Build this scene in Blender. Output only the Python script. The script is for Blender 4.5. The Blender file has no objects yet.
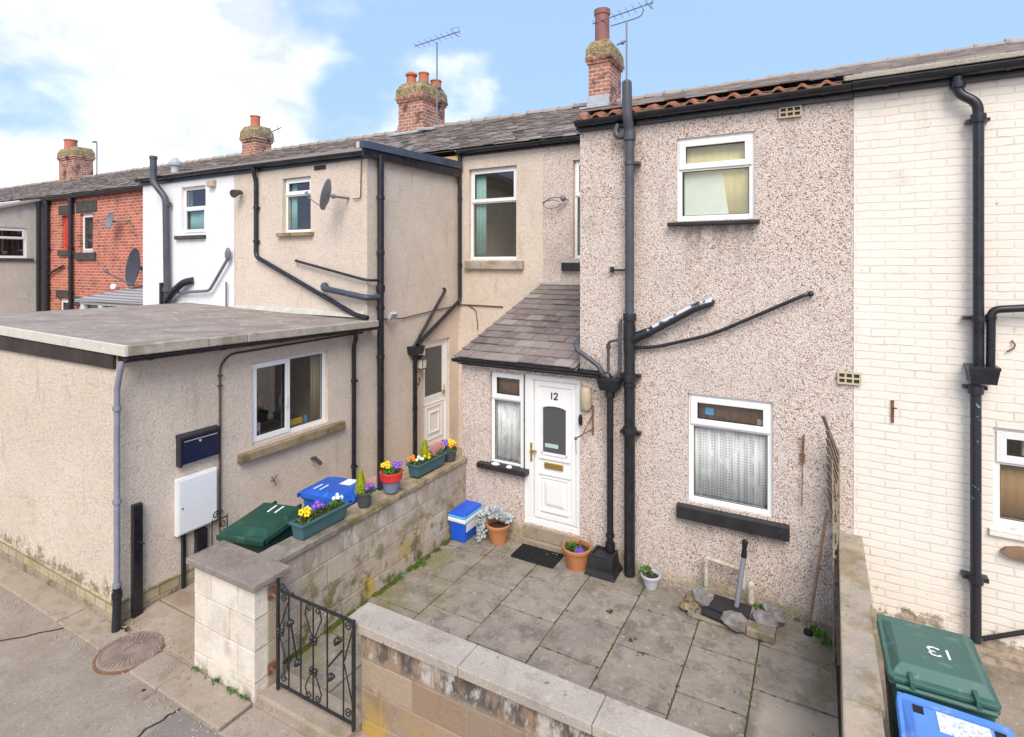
import bpy, math, random
from mathutils import Vector, Matrix
R = math.radians
random.seed(7)
scene = bpy.context.scene
col = scene.collection
# ------------------------------------------------------------------ camera, sky, sun, exposure
YAW = 28.97
cd = bpy.data.cameras.new('camera'); cam = bpy.data.objects.new('camera', cd); col.objects.link(cam)
cam.location = (0, 0, 0); cam.rotation_euler = (R(90), 0, R(YAW))
cd.sensor_width = 36; cd.lens = 552.76 / 1024 * 36
cd.shift_y = -(368.5 - 264.45) / 1024
cd.clip_start = .05; cd.clip_end = 1500
scene.camera = cam
SUN_EL, SUN_AZ = 47, 148           # azimuth measured clockwise from +Y: the sun stands behind and right of the camera
wd = bpy.data.worlds.new('World'); scene.world = wd; wd.use_nodes = True
nt = wd.node_tree; nt.nodes.clear()
def wn(t, **k):
    n = nt.nodes.new(t)
    for a, b in k.items(): setattr(n, a, b)
    return n
wl = nt.links.new
sky = wn('ShaderNodeTexSky', sky_type='NISHITA', sun_disc=False)
sky.sun_elevation = R(SUN_EL); sky.sun_rotation = R(SUN_AZ); sky.air_density = 1.0; sky.dust_density = 1.2; sky.ozone_density = 2.0
tc = wn('ShaderNodeTexCoord')
no = wn('ShaderNodeTexNoise'); no.inputs['Scale'].default_value = 2.9; no.inputs['Detail'].default_value = 10; no.inputs['Roughness'].default_value = .5
mp = wn('ShaderNodeMapping'); mp.inputs['Scale'].default_value = (1, 1, 1.6); mp.inputs['Location'].default_value = (.3, .9, .2)
wl(tc.outputs['Generated'], mp.inputs[0]); wl(mp.outputs[0], no.inputs['Vector'])
dt = wn('ShaderNodeVectorMath', operation='DOT_PRODUCT'); wl(tc.outputs['Generated'], dt.inputs[0]); dt.inputs[1].default_value = (-.93, .30, .26)
m1 = wn('ShaderNodeMath', operation='MULTIPLY_ADD'); m1.inputs[1].default_value = .9; wl(no.outputs['Fac'], m1.inputs[2])
dt2 = wn('ShaderNodeVectorMath', operation='DOT_PRODUCT'); wl(tc.outputs['Generated'], dt2.inputs[0]); dt2.inputs[1].default_value = (.22, -.88, .42)
mxx = wn('ShaderNodeMath', operation='MAXIMUM'); wl(dt.outputs['Value'], mxx.inputs[0]); wl(dt2.outputs['Value'], mxx.inputs[1]); wl(mxx.outputs[0], m1.inputs[0])
rp = wn('ShaderNodeMapRange', interpolation_type='SMOOTHSTEP'); wl(m1.outputs[0], rp.inputs[0])
rp.inputs[1].default_value = 1.18; rp.inputs[2].default_value = 1.37
mx = wn('ShaderNodeMix', data_type='RGBA'); wl(rp.outputs[0], mx.inputs[0])
gain = wn('ShaderNodeMix', data_type='RGBA', blend_type='MIX'); gain.inputs[0].default_value = .82; wl(sky.outputs[0], gain.inputs[6]); gain.inputs[7].default_value = (2.9, 4.35, 6.9, 1)
wl(gain.outputs[2], mx.inputs[6]); n2 = wn('ShaderNodeTexNoise'); n2.inputs['Scale'].default_value = 5.5; n2.inputs['Detail'].default_value = 8; n2.inputs['Roughness'].default_value = .6; wl(mp.outputs[0], n2.inputs['Vector'])
sh = wn('ShaderNodeMapRange'); sh.inputs[1].default_value = .36; sh.inputs[2].default_value = .66; wl(n2.outputs['Fac'], sh.inputs[0])
cc_ = wn('ShaderNodeMix', data_type='RGBA'); cc_.inputs[6].default_value = (4.9, 5.35, 6.1, 1); cc_.inputs[7].default_value = (9.9, 9.7, 9.5, 1)
# cloud added behind the camera, out of view, for whiter ambient light; evenly bright
ov = wn('ShaderNodeMapRange'); ov.inputs[1].default_value = .1; ov.inputs[2].default_value = .4; wl(dt2.outputs['Value'], ov.inputs[0])
mm = wn('ShaderNodeMath', operation='MAXIMUM'); wl(sh.outputs[0], mm.inputs[0]); wl(ov.outputs[0], mm.inputs[1]); wl(mm.outputs[0], cc_.inputs[0]); wl(cc_.outputs[2], mx.inputs[7])
bg = wn('ShaderNodeBackground'); bg.inputs[1].default_value = .075; wl(mx.outputs[2], bg.inputs[0])
wo = wn('ShaderNodeOutputWorld'); wl(bg.outputs[0], wo.inputs[0])
sd = bpy.data.lights.new('sun', 'SUN'); sd.energy = 1.5; sd.angle = R(34); sd.color = (1, .925, .83)
so = bpy.data.objects.new('sun', sd); col.objects.link(so)
az = R(SUN_AZ); el = R(SUN_EL)
sdir = Vector((math.sin(az) * math.cos(el), math.cos(az) * math.cos(el), math.sin(el)))
so.rotation_euler = sdir.to_track_quat('Z', 'Y').to_euler(); so.location = (0, -10, 20)
vs = scene.view_settings
vs.view_transform = 'Standard'; vs.look = 'None'; vs.gamma = 1; vs.exposure = 1.2; vs.use_curve_mapping = False

# ------------------------------------------------------------------ materials
MATS = {}
class NT:
    def __init__(s, name, rough=.8, spec=.3):
        s.m = bpy.data.materials.new(name); s.m.use_nodes = True; s.t = s.m.node_tree
        s.b = s.t.nodes['Principled BSDF']; s.b.inputs['Roughness'].default_value = rough
        s.b.inputs['Specular IOR Level'].default_value = spec; MATS[name] = s.m
        s.geo = None
    def n(s, t, ins={}, **k):
        n = s.t.nodes.new(t)
        for a, b in k.items(): setattr(n, a, b)
        for a, b in ins.items():
            if isinstance(b, bpy.types.NodeSocket): s.t.links.new(b, n.inputs[a])
            else: n.inputs[a].default_value = b
        return n
    def link(s, a, b): s.t.links.new(a, b)
    def pos(s, obj=False):
        if obj: return s.n('ShaderNodeTexCoord').outputs['Object']
        return s.n('ShaderNodeNewGeometry').outputs['Position']
    def noise(s, scale, detail=4, rough=.55, vec=None, obj=False, stretch=None):
        v = vec or s.pos(obj)
        if stretch: v = s.n('ShaderNodeMapping', {0: v, 'Scale': stretch}).outputs[0]
        return s.n('ShaderNodeTexNoise', {'Vector': v, 'Scale': scale, 'Detail': detail, 'Roughness': rough}).outputs['Fac']
    def ramp(s, fac, stops, interp='LINEAR'):
        r = s.n('ShaderNodeValToRGB', {0: fac}); e = r.color_ramp.elements; r.color_ramp.interpolation = interp
        while len(e) > 1: e.remove(e[-1])
        e[0].position = stops[0][0]; c = stops[0][1]; e[0].color = (*c, 1) if hasattr(c, '__len__') else (c, c, c, 1)
        for p, c in stops[1:]:
            q = e.new(p); q.color = (*c, 1) if hasattr(c, '__len__') else (c, c, c, 1)
        return r.outputs[0]
    def mix(s, fac, a, b, mode='MIX'):
        n = s.n('ShaderNodeMix', data_type='RGBA', blend_type=mode)
        for i, v in ((0, fac), (6, a), (7, b)):
            if isinstance(v, bpy.types.NodeSocket): s.link(v, n.inputs[i])
            elif i == 0: n.inputs[0].default_value = v
            else: n.inputs[i].default_value = (*v, 1)
        return n.outputs[2]
    def math(s, op, a, b=0, c=0):
        n = s.n('ShaderNodeMath', operation=op)
        for i, v in enumerate((a, b, c)):
            if isinstance(v, bpy.types.NodeSocket): s.link(v, n.inputs[i])
            else: n.inputs[i].default_value = v
        return n.outputs[0]
    def rng(s, v, a, b, c=0, d=1):
        return s.n('ShaderNodeMapRange', {0: v, 1: a, 2: b, 3: c, 4: d}, interpolation_type='SMOOTHSTEP').outputs[0]
    def z(s): return s.n('ShaderNodeSeparateXYZ', {0: s.pos()}).outputs[2]
    def xyz(s): return s.n('ShaderNodeSeparateXYZ', {0: s.pos()}).outputs
    def bump(s, h, strength=.3, dist=.01):
        n = s.n('ShaderNodeBump', {'Height': h, 'Strength': strength, 'Distance': dist}); s.link(n.outputs[0], s.b.inputs['Normal'])
    def col(s, c):
        if isinstance(c, bpy.types.NodeSocket): s.link(c, s.b.inputs['Base Color'])
        else: s.b.inputs['Base Color'].default_value = (*c, 1)
    def done(s): return s.m
def plain(name, c, rough=.5, spec=.4, metal=0, var=.12, vs_=6, obj=True, dirt=None):
    t = NT(name, rough, spec); t.b.inputs['Metallic'].default_value = metal
    n = t.noise(vs_, 5, .6, obj=obj)
    lo = tuple(v * (1 - var) for v in c); hi = tuple(min(1, v * (1 + var)) for v in c)
    cc = t.ramp(n, [(.3, lo), (.7, hi)])
    if dirt:
        d = t.noise(vs_ * 3, 6, .7, obj=obj); cc = t.mix(t.rng(d, dirt[1], dirt[1] + .12, 0, dirt[2] if len(dirt) > 2 else 1), cc, dirt[0])
    t.col(cc); r = t.rng(n, .3, .7, rough - .06, min(1, rough + .08)); t.link(r, t.b.inputs['Roughness'])
    t.bump(t.noise(vs_ * 8, 3, obj=obj), .06, .004)
    return t.done()
def streaks(t, c, amount, colr=(.2, .17, .13), z=.35, th=.56):
    """vertical rain streaks"""
    n = t.noise(3.0, 6, .65, stretch=(1.6, 1.6, z)); return t.mix(t.rng(n, th, th + .2, 0, amount), c, colr)

# rough beige render
def render_mat(name, c1, c2, speck=.25, grain=70, base_dirt=None, coarse=34):
    t = NT(name, .95, .12)
    big = t.noise(.9, 8, .68); c = t.ramp(big, [(.34, c2), (.62, c1)])
    fine = t.noise(grain, 3, .7); mid = t.noise(coarse, 4, .75)
    c = t.mix(t.rng(mid, .50, .66, 0, speck * 1.5), c, tuple(v * .50 for v in c1))
    c = t.mix(t.rng(fine, .50, .68, 0, speck), c, tuple(v * .55 for v in c1))
    c = t.mix(t.rng(t.noise(grain * .7, 2), .55, .72, 0, .5), c, (.90, .84, .77))
    c = streaks(t, c, .5, tuple(v * .55 for v in c2))
    c = t.mix(t.rng(t.noise(4.2, 8, .78), .56, .70, 0, .35), c, tuple(v * .5 for v in c2))
    # hairline cracks
    cr = t.n('ShaderNodeTexVoronoi', {'Vector': t.n('ShaderNodeVectorMath', {0: t.pos(), 1: t.n('ShaderNodeVectorMath', {0: t.n('ShaderNodeTexNoise', {'Vector': t.pos(), 'Scale': 3.0, 'Detail': 5.0}).outputs['Color'], 'Scale': .5}, operation='SCALE').outputs[0]}, operation='ADD').outputs[0], 'Scale': .55}, feature='DISTANCE_TO_EDGE').outputs['Distance']
    c = t.mix(t.math('MULTIPLY', t.rng(cr, .0, .005, 1, 0), t.rng(t.noise(.8, 2), .5, .6, 0, .6)), c, tuple(v * .4 for v in c2))
    if base_dirt:
        z0, h, dc = base_dirt
        m = t.math('ADD', t.rng(t.z(), z0, z0 + h, 1, 0), t.rng(t.noise(5, 7, .75), .3, .7, -.45, .45))
        c = t.mix(t.rng(m, .35, .8, 0, .85), c, dc)
    t.col(c)
    t.bump(t.math('ADD', t.math('MULTIPLY', mid, 1.6), fine), .9, .012)
    return t.done()
render_mat('beige_render', (.79, .665, .555), (.69, .575, .47), .34, 75)
render_mat('beige_render_front', (.79, .655, .53), (.70, .575, .455), .40, 70, (-3.95, .65, (.24, .18, .10)))
render_mat('grey_render', (.60, .55, .49), (.54, .48, .42), .1, 40)
# pebbledash
t = NT('pebbledash', .9, .2)
v = t.n('ShaderNodeTexVoronoi', {'Vector': t.pos(), 'Scale': 78.0}); sc = t.n('ShaderNodeSeparateColor', {0: v.outputs['Color']}).outputs[0]
c = t.ramp(sc, [(0, (.78, .68, .61)), (.28, (.62, .48, .41)), (.48, (.70, .60, .54)), (.66, (.44, .26, .20)), (.77, (.85, .78, .72)), (.92, (.19, .11, .085))], 'CONSTANT')
c = t.mix(t.rng(v.outputs['Distance'], .35, .68, 0, .45), c, (.38, .29, .24))
c = t.mix(t.rng(t.noise(1.3, 6, .65), .5, .72, 0, .38), c, (.36, .29, .24))
c = t.mix(t.rng(t.noise(.7, 3), .35, .65, .25, 0), c, (.68, .60, .55))
px_ = t.xyz()
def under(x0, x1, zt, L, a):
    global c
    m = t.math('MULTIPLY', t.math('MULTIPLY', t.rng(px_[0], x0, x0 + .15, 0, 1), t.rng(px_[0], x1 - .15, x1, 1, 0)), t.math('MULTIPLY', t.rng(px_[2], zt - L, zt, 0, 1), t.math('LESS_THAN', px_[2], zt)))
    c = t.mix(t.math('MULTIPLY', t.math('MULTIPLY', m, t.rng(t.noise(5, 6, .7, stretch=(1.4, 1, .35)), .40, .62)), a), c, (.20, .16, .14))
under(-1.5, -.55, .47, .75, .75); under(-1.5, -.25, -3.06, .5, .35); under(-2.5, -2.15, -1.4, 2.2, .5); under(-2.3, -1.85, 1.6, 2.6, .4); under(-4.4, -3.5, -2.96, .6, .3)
c = streaks(t, c, .5, (.30, .24, .21), .22, .55)
zz = t.z(); m = t.math('ADD', t.rng(zz, -3.92, -3.45, 1, 0), t.rng(t.noise(4, 5), .3, .7, -.35, .35))
c = t.mix(t.rng(m, .4, 1.0, 0, .85), c, t.ramp(t.noise(9, 4), [(.35, (.20, .16, .09)), (.5, (.42, .36, .26)), (.65, (.30, .27, .10))]))
t.col(c); t.bump(t.math('MULTIPLY', v.outputs['Distance'], -1), .8, .009)
# bricks
def brick_mat(name, c1, c2, mortar, bw=.225, rh=.075, ms=.008, soot=.3, bumpd=.006, rough=.9, paint=None, sootc=(.09, .06, .05)):
    t = NT(name, rough, .25)
    p = t.xyz(); u = t.math('ADD', p[0], p[1]); vec = t.n('ShaderNodeCombineXYZ', {0: u, 1: p[2]}).outputs[0]
    wn_ = t.n('ShaderNodeTexNoise', {'Vector': t.pos(), 'Scale': 5.0, 'Detail': 3.0}).outputs['Color']
    wob = t.n('ShaderNodeMix', data_type='VECTOR', blend_type='MIX') if False else t.n('ShaderNodeVectorMath', {0: vec, 1: t.n('ShaderNodeVectorMath', {0: wn_, 'Scale': .035 if paint else .022}, operation='SCALE').outputs[0]}, operation='ADD').outputs[0]
    b = t.n('ShaderNodeTexBrick', {'Vector': wob, 'Color1': (0, 0, 0, 1), 'Color2': (1, 1, 1, 1), 'Mortar': (.5, .5, .5, 1), 'Scale': 1.0, 'Mortar Size': ms, 'Mortar Smooth': .4, 'Bias': 0.0, 'Brick Width': bw, 'Row Height': rh})
    shade = t.ramp(b.outputs['Color'], [(0, c1), (.5, tuple((x + y) / 2 for x, y in zip(c1, c2))), (.8, c2), (1, tuple(x * .45 for x in c1))])
    if paint:
        c = t.ramp(t.noise(1.1, 6, .6), [(.3, paint[1]), (.65, paint[0])])
        c = t.mix(t.math('MULTIPLY', b.outputs['Fac'], t.rng(t.noise(2.3, 5, .7), .35, .65, .02, .28)), c, paint[2])
        c = t.mix(t.rng(t.noise(2.2, 8, .76), .56, .72, 0, .38), c, paint[2])
        c = t.mix(t.math('MULTIPLY', b.outputs['Fac'], t.rng(t.noise(1.7, 6, .7), .54, .68, 0, .45)), c, (.42, .34, .27))
        c = t.mix(t.rng(t.noise(9, 3, .6), .70, .73, 0, .6), c, (.42, .34, .27))
        c = streaks(t, c, .28, paint[2], .3, .55)
        if len(paint) > 3:
            m = t.math('ADD', t.rng(t.z(), -3.9, -3.2, 1, 0), t.rng(t.noise(5, 6, .7), .3, .7, -.45, .45))
            c = t.mix(t.rng(m, .45, .8, 0, .9), c, t.ramp(t.noise(12, 5), [(.4, (.2, .15, .10)), (.6, (.42, .32, .24))]))
    else:
        c = t.mix(t.rng(t.noise(18, 4), .4, .7, 0, .4), shade, tuple(min(1, x * 1.3) for x in c2))
        c = t.mix(b.outputs['Fac'], c, mortar)
        c = t.mix(t.rng(t.noise(2.6, 6, .7), .47, .66, 0, soot), c, sootc)
    t.col(c)
    h = t.math('ADD', t.math('MULTIPLY', b.outputs['Fac'], -1), t.math('MULTIPLY', t.noise(30, 4), .35))
    if paint: h = t.math('MULTIPLY', h, .45); h = t.math('ADD', h, t.math('MULTIPLY', b.outputs['Color'], .35))
    t.bump(h, .8, bumpd); return t.done()
brick_mat('red_brick', (.42, .085, .05), (.56, .16, .09), (.56, .42, .35), .27, .10, .014, .4)
brick_mat('chimney_brick', (.33, .11, .075), (.45, .19, .125), (.50, .42, .35), .24, .10, .016, 1.0)
brick_mat('cream_painted_brick', (0, 0, 0), (1, 1, 1), (0, 0, 0), .255, .082, .010, 0, .007, .75, ((.85, .775, .69), (.80, .715, .625), (.50, .42, .34), 1))
brick_mat('white_painted_brick', (0, 0, 0), (1, 1, 1), (0, 0, 0), .24, .085, .007, 0, .004, .7, ((.84, .83, .84), (.80, .79, .80), (.62, .61, .62)))
brick_mat('plinth_brick', (.40, .34, .20), (.46, .38, .27), (.20, .17, .10), .225, .12, .008, .5, .006, .9, None, (.22, .2, .08))
# block stone with variation per block
def block_mat(name, stops, dark=(.06, .05, .045), darka=.5, lichen=None, zdark=None, damp=None, rough=.92, sc=3.2):
    t = NT(name, rough, .2)
    isl = t.n('ShaderNodeNewGeometry').outputs['Random Per Island']
    c = t.ramp(isl, stops)
    c = t.mix(t.rng(t.noise(26, 6, .7), .35, .7, 0, .35), c, tuple(min(1, x * 1.3) for x in stops[-1][1]))
    c = t.mix(t.rng(t.noise(sc, 7, .68, stretch=(1, 1, .55)), .5, .72, 0, darka), c, dark)
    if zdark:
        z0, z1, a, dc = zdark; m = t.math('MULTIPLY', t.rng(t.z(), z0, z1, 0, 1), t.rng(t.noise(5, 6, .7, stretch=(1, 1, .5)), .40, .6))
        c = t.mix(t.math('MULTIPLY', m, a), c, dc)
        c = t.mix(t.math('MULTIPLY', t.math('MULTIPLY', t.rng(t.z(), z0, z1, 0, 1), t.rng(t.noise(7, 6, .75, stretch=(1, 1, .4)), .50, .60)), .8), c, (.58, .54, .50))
    if lichen:
        z0, z1, lc, th = lichen; m = t.math('MULTIPLY', t.rng(t.z(), z0, z1, 1, 0), t.rng(t.noise(2.6, 5, .62, stretch=(1, 1, .6)), th, th + .1))
        c = t.mix(t.math('MULTIPLY', m, .85), c, lc)
    if damp:
        z0, z1, gc, th = damp; m = t.math('MULTIPLY', t.rng(t.z(), z0, z1, 1, .15), t.rng(t.noise(4.1, 6, .7), th, th + .12))
        c = t.mix(t.math('MULTIPLY', m, .9), c, gc)
    t.col(c); t.bump(t.noise(32, 7, .75), .9, .012); return t.done()
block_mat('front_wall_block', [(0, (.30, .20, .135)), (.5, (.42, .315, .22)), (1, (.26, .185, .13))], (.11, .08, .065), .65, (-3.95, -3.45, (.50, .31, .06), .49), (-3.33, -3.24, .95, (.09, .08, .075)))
block_mat('side_wall_block', [(0, (.36, .28, .21)), (.35, (.47, .39, .32)), (.7, (.42, .34, .27)), (1, (.52, .45, .385))], (.17, .13, .09), .6, (-3.65, -3.05, (.50, .35, .05), .535), (-3.25, -3.12, .55, (.30, .25, .21)), (-3.85, -2.8, (.13, .12, .03), .485))
block_mat('pillar_side_block', [(0, (.42, .34, .25)), (1, (.36, .28, .21))], (.2, .15, .11), .4)
block_mat('painted_block', [(0, (.80, .725, .62)), (1, (.70, .62, .52))], (.40, .32, .24), .6, None, None, (-4.0, -3.75, (.16, .14, .08), .46))
block_mat('old_mortar', [(0, (.36, .32, .26)), (1, (.36, .32, .26))])
block_mat('step_stone', [(0, (.30, .24, .18)), (1, (.36, .29, .22))], (.12, .10, .07), .6, None, None, (-4, -3.5, (.14, .13, .05), .5))
def speckled(name, c1, c2, spots, green=None, warm=None, th=.62, sc=14, rough=.92):
    t = NT(name, rough, .2)
    c = t.ramp(t.noise(2.2, 7, .65), [(.32, c1), (.68, c2)])
    c = t.mix(t.rng(t.noise(60, 4, .7), .45, .75, 0, .4), c, tuple(x * .55 for x in c1))
    c = t.mix(t.rng(t.noise(48, 3, .6), .58, .7, 0, .5), c, tuple(min(1, x * 1.4) for x in c2))
    if warm: c = t.mix(t.rng(t.noise(3.1, 5), *warm[1:3], 0, warm[3]), c, warm[0])
    c = t.mix(t.rng(t.noise(sc * .9, 3, .6), .64, .70, 0, .75), c, spots)
    c = t.mix(t.rng(t.noise(sc * .35, 7, .75), .52, .66, 0, .45), c, tuple(x * .62 for x in c1))
    c = t.mix(t.rng(t.noise(sc * .5, 6, .7), .58, .72, 0, .45), c, tuple(min(1, x * 1.3) for x in c2))
    if green: c = t.mix(t.rng(t.noise(1.9, 6, .7), green[1], green[1] + .14, 0, green[2]), c, green[0])
    c = t.mix(t.rng(t.noise(110, 2, .7), .55, .70, 0, .4), c, tuple(x * .45 for x in c1)); t.col(c); t.bump(t.noise(60, 5, .75), .8, .007); return t.done()
speckled('coping_concrete', (.38, .32, .27), (.50, .43, .37), (.12, .10, .085), None, ((.50, .33, .22), .6, .74, .5))
speckled('pillar_cap', (.22, .175, .145), (.34, .285, .24), (.46, .31, .19), ((.13, .115, .07), .50, .7), None, .7, 26)
speckled('sandstone_coping', (.30, .215, .13), (.45, .345, .235), (.20, .14, .09), ((.13, .12, .045), .50, .8))
speckled('sandstone_sill', (.27, .20, .125), (.37, .285, .19), (.15, .11, .07), ((.14, .10, .055), .48, .8))
speckled('right_wall_coping', (.34, .285, .225), (.42, .36, .29), (.17, .14, .1), ((.22, .17, .07), .50, .7), ((.50, .38, .27), .5, .64, .6))
speckled('roof_concrete', (.25, .20, .175), (.41, .345, .30), (.62, .58, .54), ((.24, .19, .16), .5, .6), None, .9, 8)
speckled('roof_edge_stone', (.36, .31, .25), (.50, .44, .37), (.14, .12, .10), ((.20, .16, .09), .50, .6))
speckled('white_fascia_stone', (.60, .54, .47), (.68, .62, .55), (.5, .45, .4), None, None, .95)
speckled('asphalt', (.27, .22, .175), (.37, .305, .25), (.46, .41, .37), ((.20, .175, .155), .56, .5), ((.36, .29, .23), .55, .75, .45), .85, 40)
speckled('asphalt_dark', (.21, .18, .16), (.26, .225, .20), (.34, .31, .29), None, None, .85, 40)
speckled('kerb_stone', (.34, .27, .205), (.41, .335, .265), (.2, .16, .12), ((.22, .19, .09), .55, .6))
speckled('passage_concrete', (.34, .255, .19), (.45, .36, .28), (.2, .15, .12), ((.26, .19, .12), .5, .6))
speckled('dirt_gravel', (.24, .19, .145), (.36, .30, .24), (.5, .46, .42), ((.13, .12, .05), .52, .6), None, .6, 30)
# yard flagstones: per slab tone, moss near the left wall, pale worn slab at right
t = NT('flagstone', .9, .22)
isl = t.n('ShaderNodeNewGeometry').outputs['Random Per Island']
c = t.ramp(isl, [(0, (.235, .195, .16)), (.3, (.31, .265, .22)), (.6, (.25, .215, .18)), (1, (.29, .24, .195))])
c = t.mix(t.rng(t.noise(3.1, 8, .75), .44, .62, 0, .7), c, (.36, .305, .255))
c = t.mix(t.rng(t.noise(4.3, 8, .75), .46, .64, 0, .75), c, (.145, .12, .10))
c = t.mix(t.rng(t.noise(55, 4, .7), .5, .75, 0, .35), c, (.14, .12, .10))
c = t.mix(t.rng(t.noise(16, 5, .7), .57, .70, 0, .6), c, (.50, .44, .37))
c = t.mix(t.rng(t.noise(11, 3, .6), .68, .73, 0, .8), c, (.09, .075, .06))
p = t.xyz()
left = t.rng(p[0], -4.6, -3.3, 1, 0); far = t.rng(p[1], 5.6, 6.7, 0, 1)
c = t.mix(t.math('MULTIPLY', t.rng(t.noise(2.4, 6, .65), .42, .62), t.math('MULTIPLY', left, .8)), c, (.19, .17, .06))
c = t.mix(t.math('MULTIPLY', t.rng(t.noise(2.9, 5, .6), .45, .62), t.math('MULTIPLY', far, .45)), c, (.20, .165, .09))
rt = t.math('MULTIPLY', t.rng(p[0], -.50, -.40, 0, 1), t.math('MULTIPLY', t.rng(p[1], 5.2, 5.7, 1, 0), t.rng(t.noise(2.6, 5, .6), .25, .45)))
c = t.mix(t.math('MULTIPLY', rt, .85), c, (.50, .42, .33))
rg = t.math('MULTIPLY', t.rng(p[0], -.25, .1, 0, 1), t.rng(t.noise(2.1, 5, .6), .40, .58))
c = t.mix(t.math('MULTIPLY', rg, .6), c, (.20, .17, .08))
t.col(c); t.bump(t.noise(20, 8, .75), .7, .010)
# slates
def slate_mat(name, stops, lich=(.42, .38, .33), la=.4):
    t = NT(name, .72, .35)
    isl = t.n('ShaderNodeNewGeometry').outputs['Random Per Island']
    c = t.ramp(isl, stops)
    c = t.mix(t.rng(t.noise(9, 6, .7), .5, .7, 0, la), c, lich)
    c = t.mix(t.rng(t.noise(1.2, 5, .65), .52, .7, 0, .35), c, (.30, .25, .20))
    t.col(c); t.bump(t.noise(30, 5), .3, .004); return t.done()
slate_mat('roof_slate', [(0, (.17, .14, .13)), (.4, (.27, .225, .205)), (.75, (.35, .30, .28)), (1, (.44, .39, .36))])
slate_mat('porch_slate', [(0, (.15, .115, .105)), (.4, (.25, .195, .175)), (.8, (.20, .16, .15)), (.95, (.29, .245, .22)), (1, (.34, .32, .29))], (.38, .32, .27), .7)
slate_mat('ridge_tile', [(0, (.30, .25, .21)), (1, (.38, .32, .28))])
plain('pantile', (.33, .13, .07), .85, .2, var=.5, vs_=9, obj=False, dirt=((.13, .09, .07), .52, .9))
plain('black_paint', (.014, .014, .019), .32, .55, var=.5, vs_=9, obj=False, dirt=((.15, .135, .13), .61, .7))
plain('black_iron', (.016, .016, .018), .38, .55, var=.4, vs_=12, obj=False, dirt=((.16, .13, .11), .62, .7))
plain('grey_plastic', (.16, .16, .185), .42, .45, var=.15, vs_=4, obj=False, dirt=((.32, .31, .31), .64, .5))
plain('dark_grey_plastic', (.075, .075, .088), .42, .45, var=.25, vs_=4, obj=False, dirt=((.26, .25, .25), .62, .7))
plain('dark_blue_plastic', (.055, .065, .095), .42, .45, var=.25, vs_=4, obj=False, dirt=((.22, .22, .22), .62, .7))
plain('pale_grey_plastic', (.24, .24, .285), .5, .4, var=.12, vs_=6, obj=False, dirt=((.2, .18, .15), .62, .6))
plain('dark_slate_sill', (.026, .025, .027), .45, .4, var=.3, vs_=6, obj=False, dirt=((.14, .13, .12), .62, .6))
plain('soot_stone', (.075, .07, .068), .85, .2, var=.3, vs_=6, obj=False)
plain('upvc', (.84, .83, .815), .28, .5, var=.02, vs_=3, obj=False)
plain('old_white_paint', (.76, .75, .74), .5, .3, var=.05, vs_=4, obj=False, dirt=((.5, .45, .38), .66, .5))
plain('gasket', (.03, .03, .03), .6, .3)
plain('terracotta', (.46, .19, .085), .78, .25, var=.15, vs_=8, dirt=((.58, .42, .32), .60, .6))
plain('chimney_pot_clay', (.50, .17, .10), .8, .2, var=.2, vs_=6, dirt=((.12, .07, .06), .64, .6))
plain('purple_clay', (.27, .12, .11), .6, .3, var=.15, vs_=5, dirt=((.45, .3, .28), .66, .5))
plain('soil', (.06, .042, .03), .95, .1, var=.4, vs_=30)
plain('teal_plastic', (.055, .125, .13), .55, .3, var=.12, vs_=6)
plain('charcoal_plastic', (.065, .068, .075), .55, .3, var=.12)
plain('slate_blue_plastic', (.17, .20, .28), .55, .3, var=.08)
plain('red_plastic', (.60, .035, .03), .45, .4, var=.05)
plain('bright_blue_plastic', (.012, .10, .62), .35, .5, var=.05)
plain('sky_blue_plastic', (.12, .42, .72), .35, .5, var=.04)
plain('white_plastic', (.78, .79, .80), .4, .4, var=.03, dirt=((.5, .48, .44), .68, .4))
plain('pale_bucket', (.50, .52, .56), .5, .4, var=.06, dirt=((.25, .22, .18), .6, .6))
plain('bin_green', (.016, .066, .042), .42, .4, var=.12, vs_=3, dirt=((.09, .15, .12), .56, .5))
plain('bin_green_faded', (.05, .125, .10), .42, .4, var=.10, vs_=3, dirt=((.14, .22, .19), .55, .6))
plain('bin_blue', (.018, .10, .46), .42, .4, var=.1, vs_=3, dirt=((.12, .22, .5), .56, .5))
plain('bin_blue_faded', (.09, .25, .70), .45, .4, var=.08, vs_=3, dirt=((.36, .45, .72), .56, .5))
plain('rubber', (.02, .02, .02), .8, .2)
plain('brass', (.62, .42, .14), .35, .5, metal=.8, var=.1)
plain('navy_enamel', (.008, .012, .04), .25, .6, var=.1)
plain('rusty_iron', (.20, .10, .06), .85, .2, var=.4, vs_=20)
plain('manhole_iron', (.27, .20, .165), .75, .25, var=.2, vs_=9, obj=False)
plain('weathered_wood', (.25, .20, .15), .9, .15, var=.3, vs_=14, obj=False, dirt=((.16, .15, .12), .55, .6))
plain('brown_wood', (.25, .155, .10), .8, .2, var=.25, vs_=12)
plain('raw_timber', (.55, .35, .16), .8, .2, var=.1)
plain('lead', (.42, .43, .46), .6, .35, var=.15, vs_=6, obj=False)
plain('mortar_flashing', (.50, .46, .42), .9, .2, var=.15, vs_=8, obj=False)
plain('mossy_cap', (.24, .18, .085), .95, .1, var=.6, vs_=7, obj=False, dirt=((.50, .42, .31), .50, .9))
plain('aerial_metal', (.22, .21, .22), .5, .4, metal=.4, var=.2)
plain('dish_grey', (.20, .205, .22), .5, .4, var=.1)
plain('dish_black', (.05, .055, .07), .5, .4, var=.1)
plain('red_paint', (.55, .05, .04), .5, .3, var=.08)
plain('brown_cable', (.12, .07, .05), .6, .3)
plain('dark_fascia', (.055, .042, .036), .75, .2, var=.3, vs_=4, obj=False)
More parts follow.
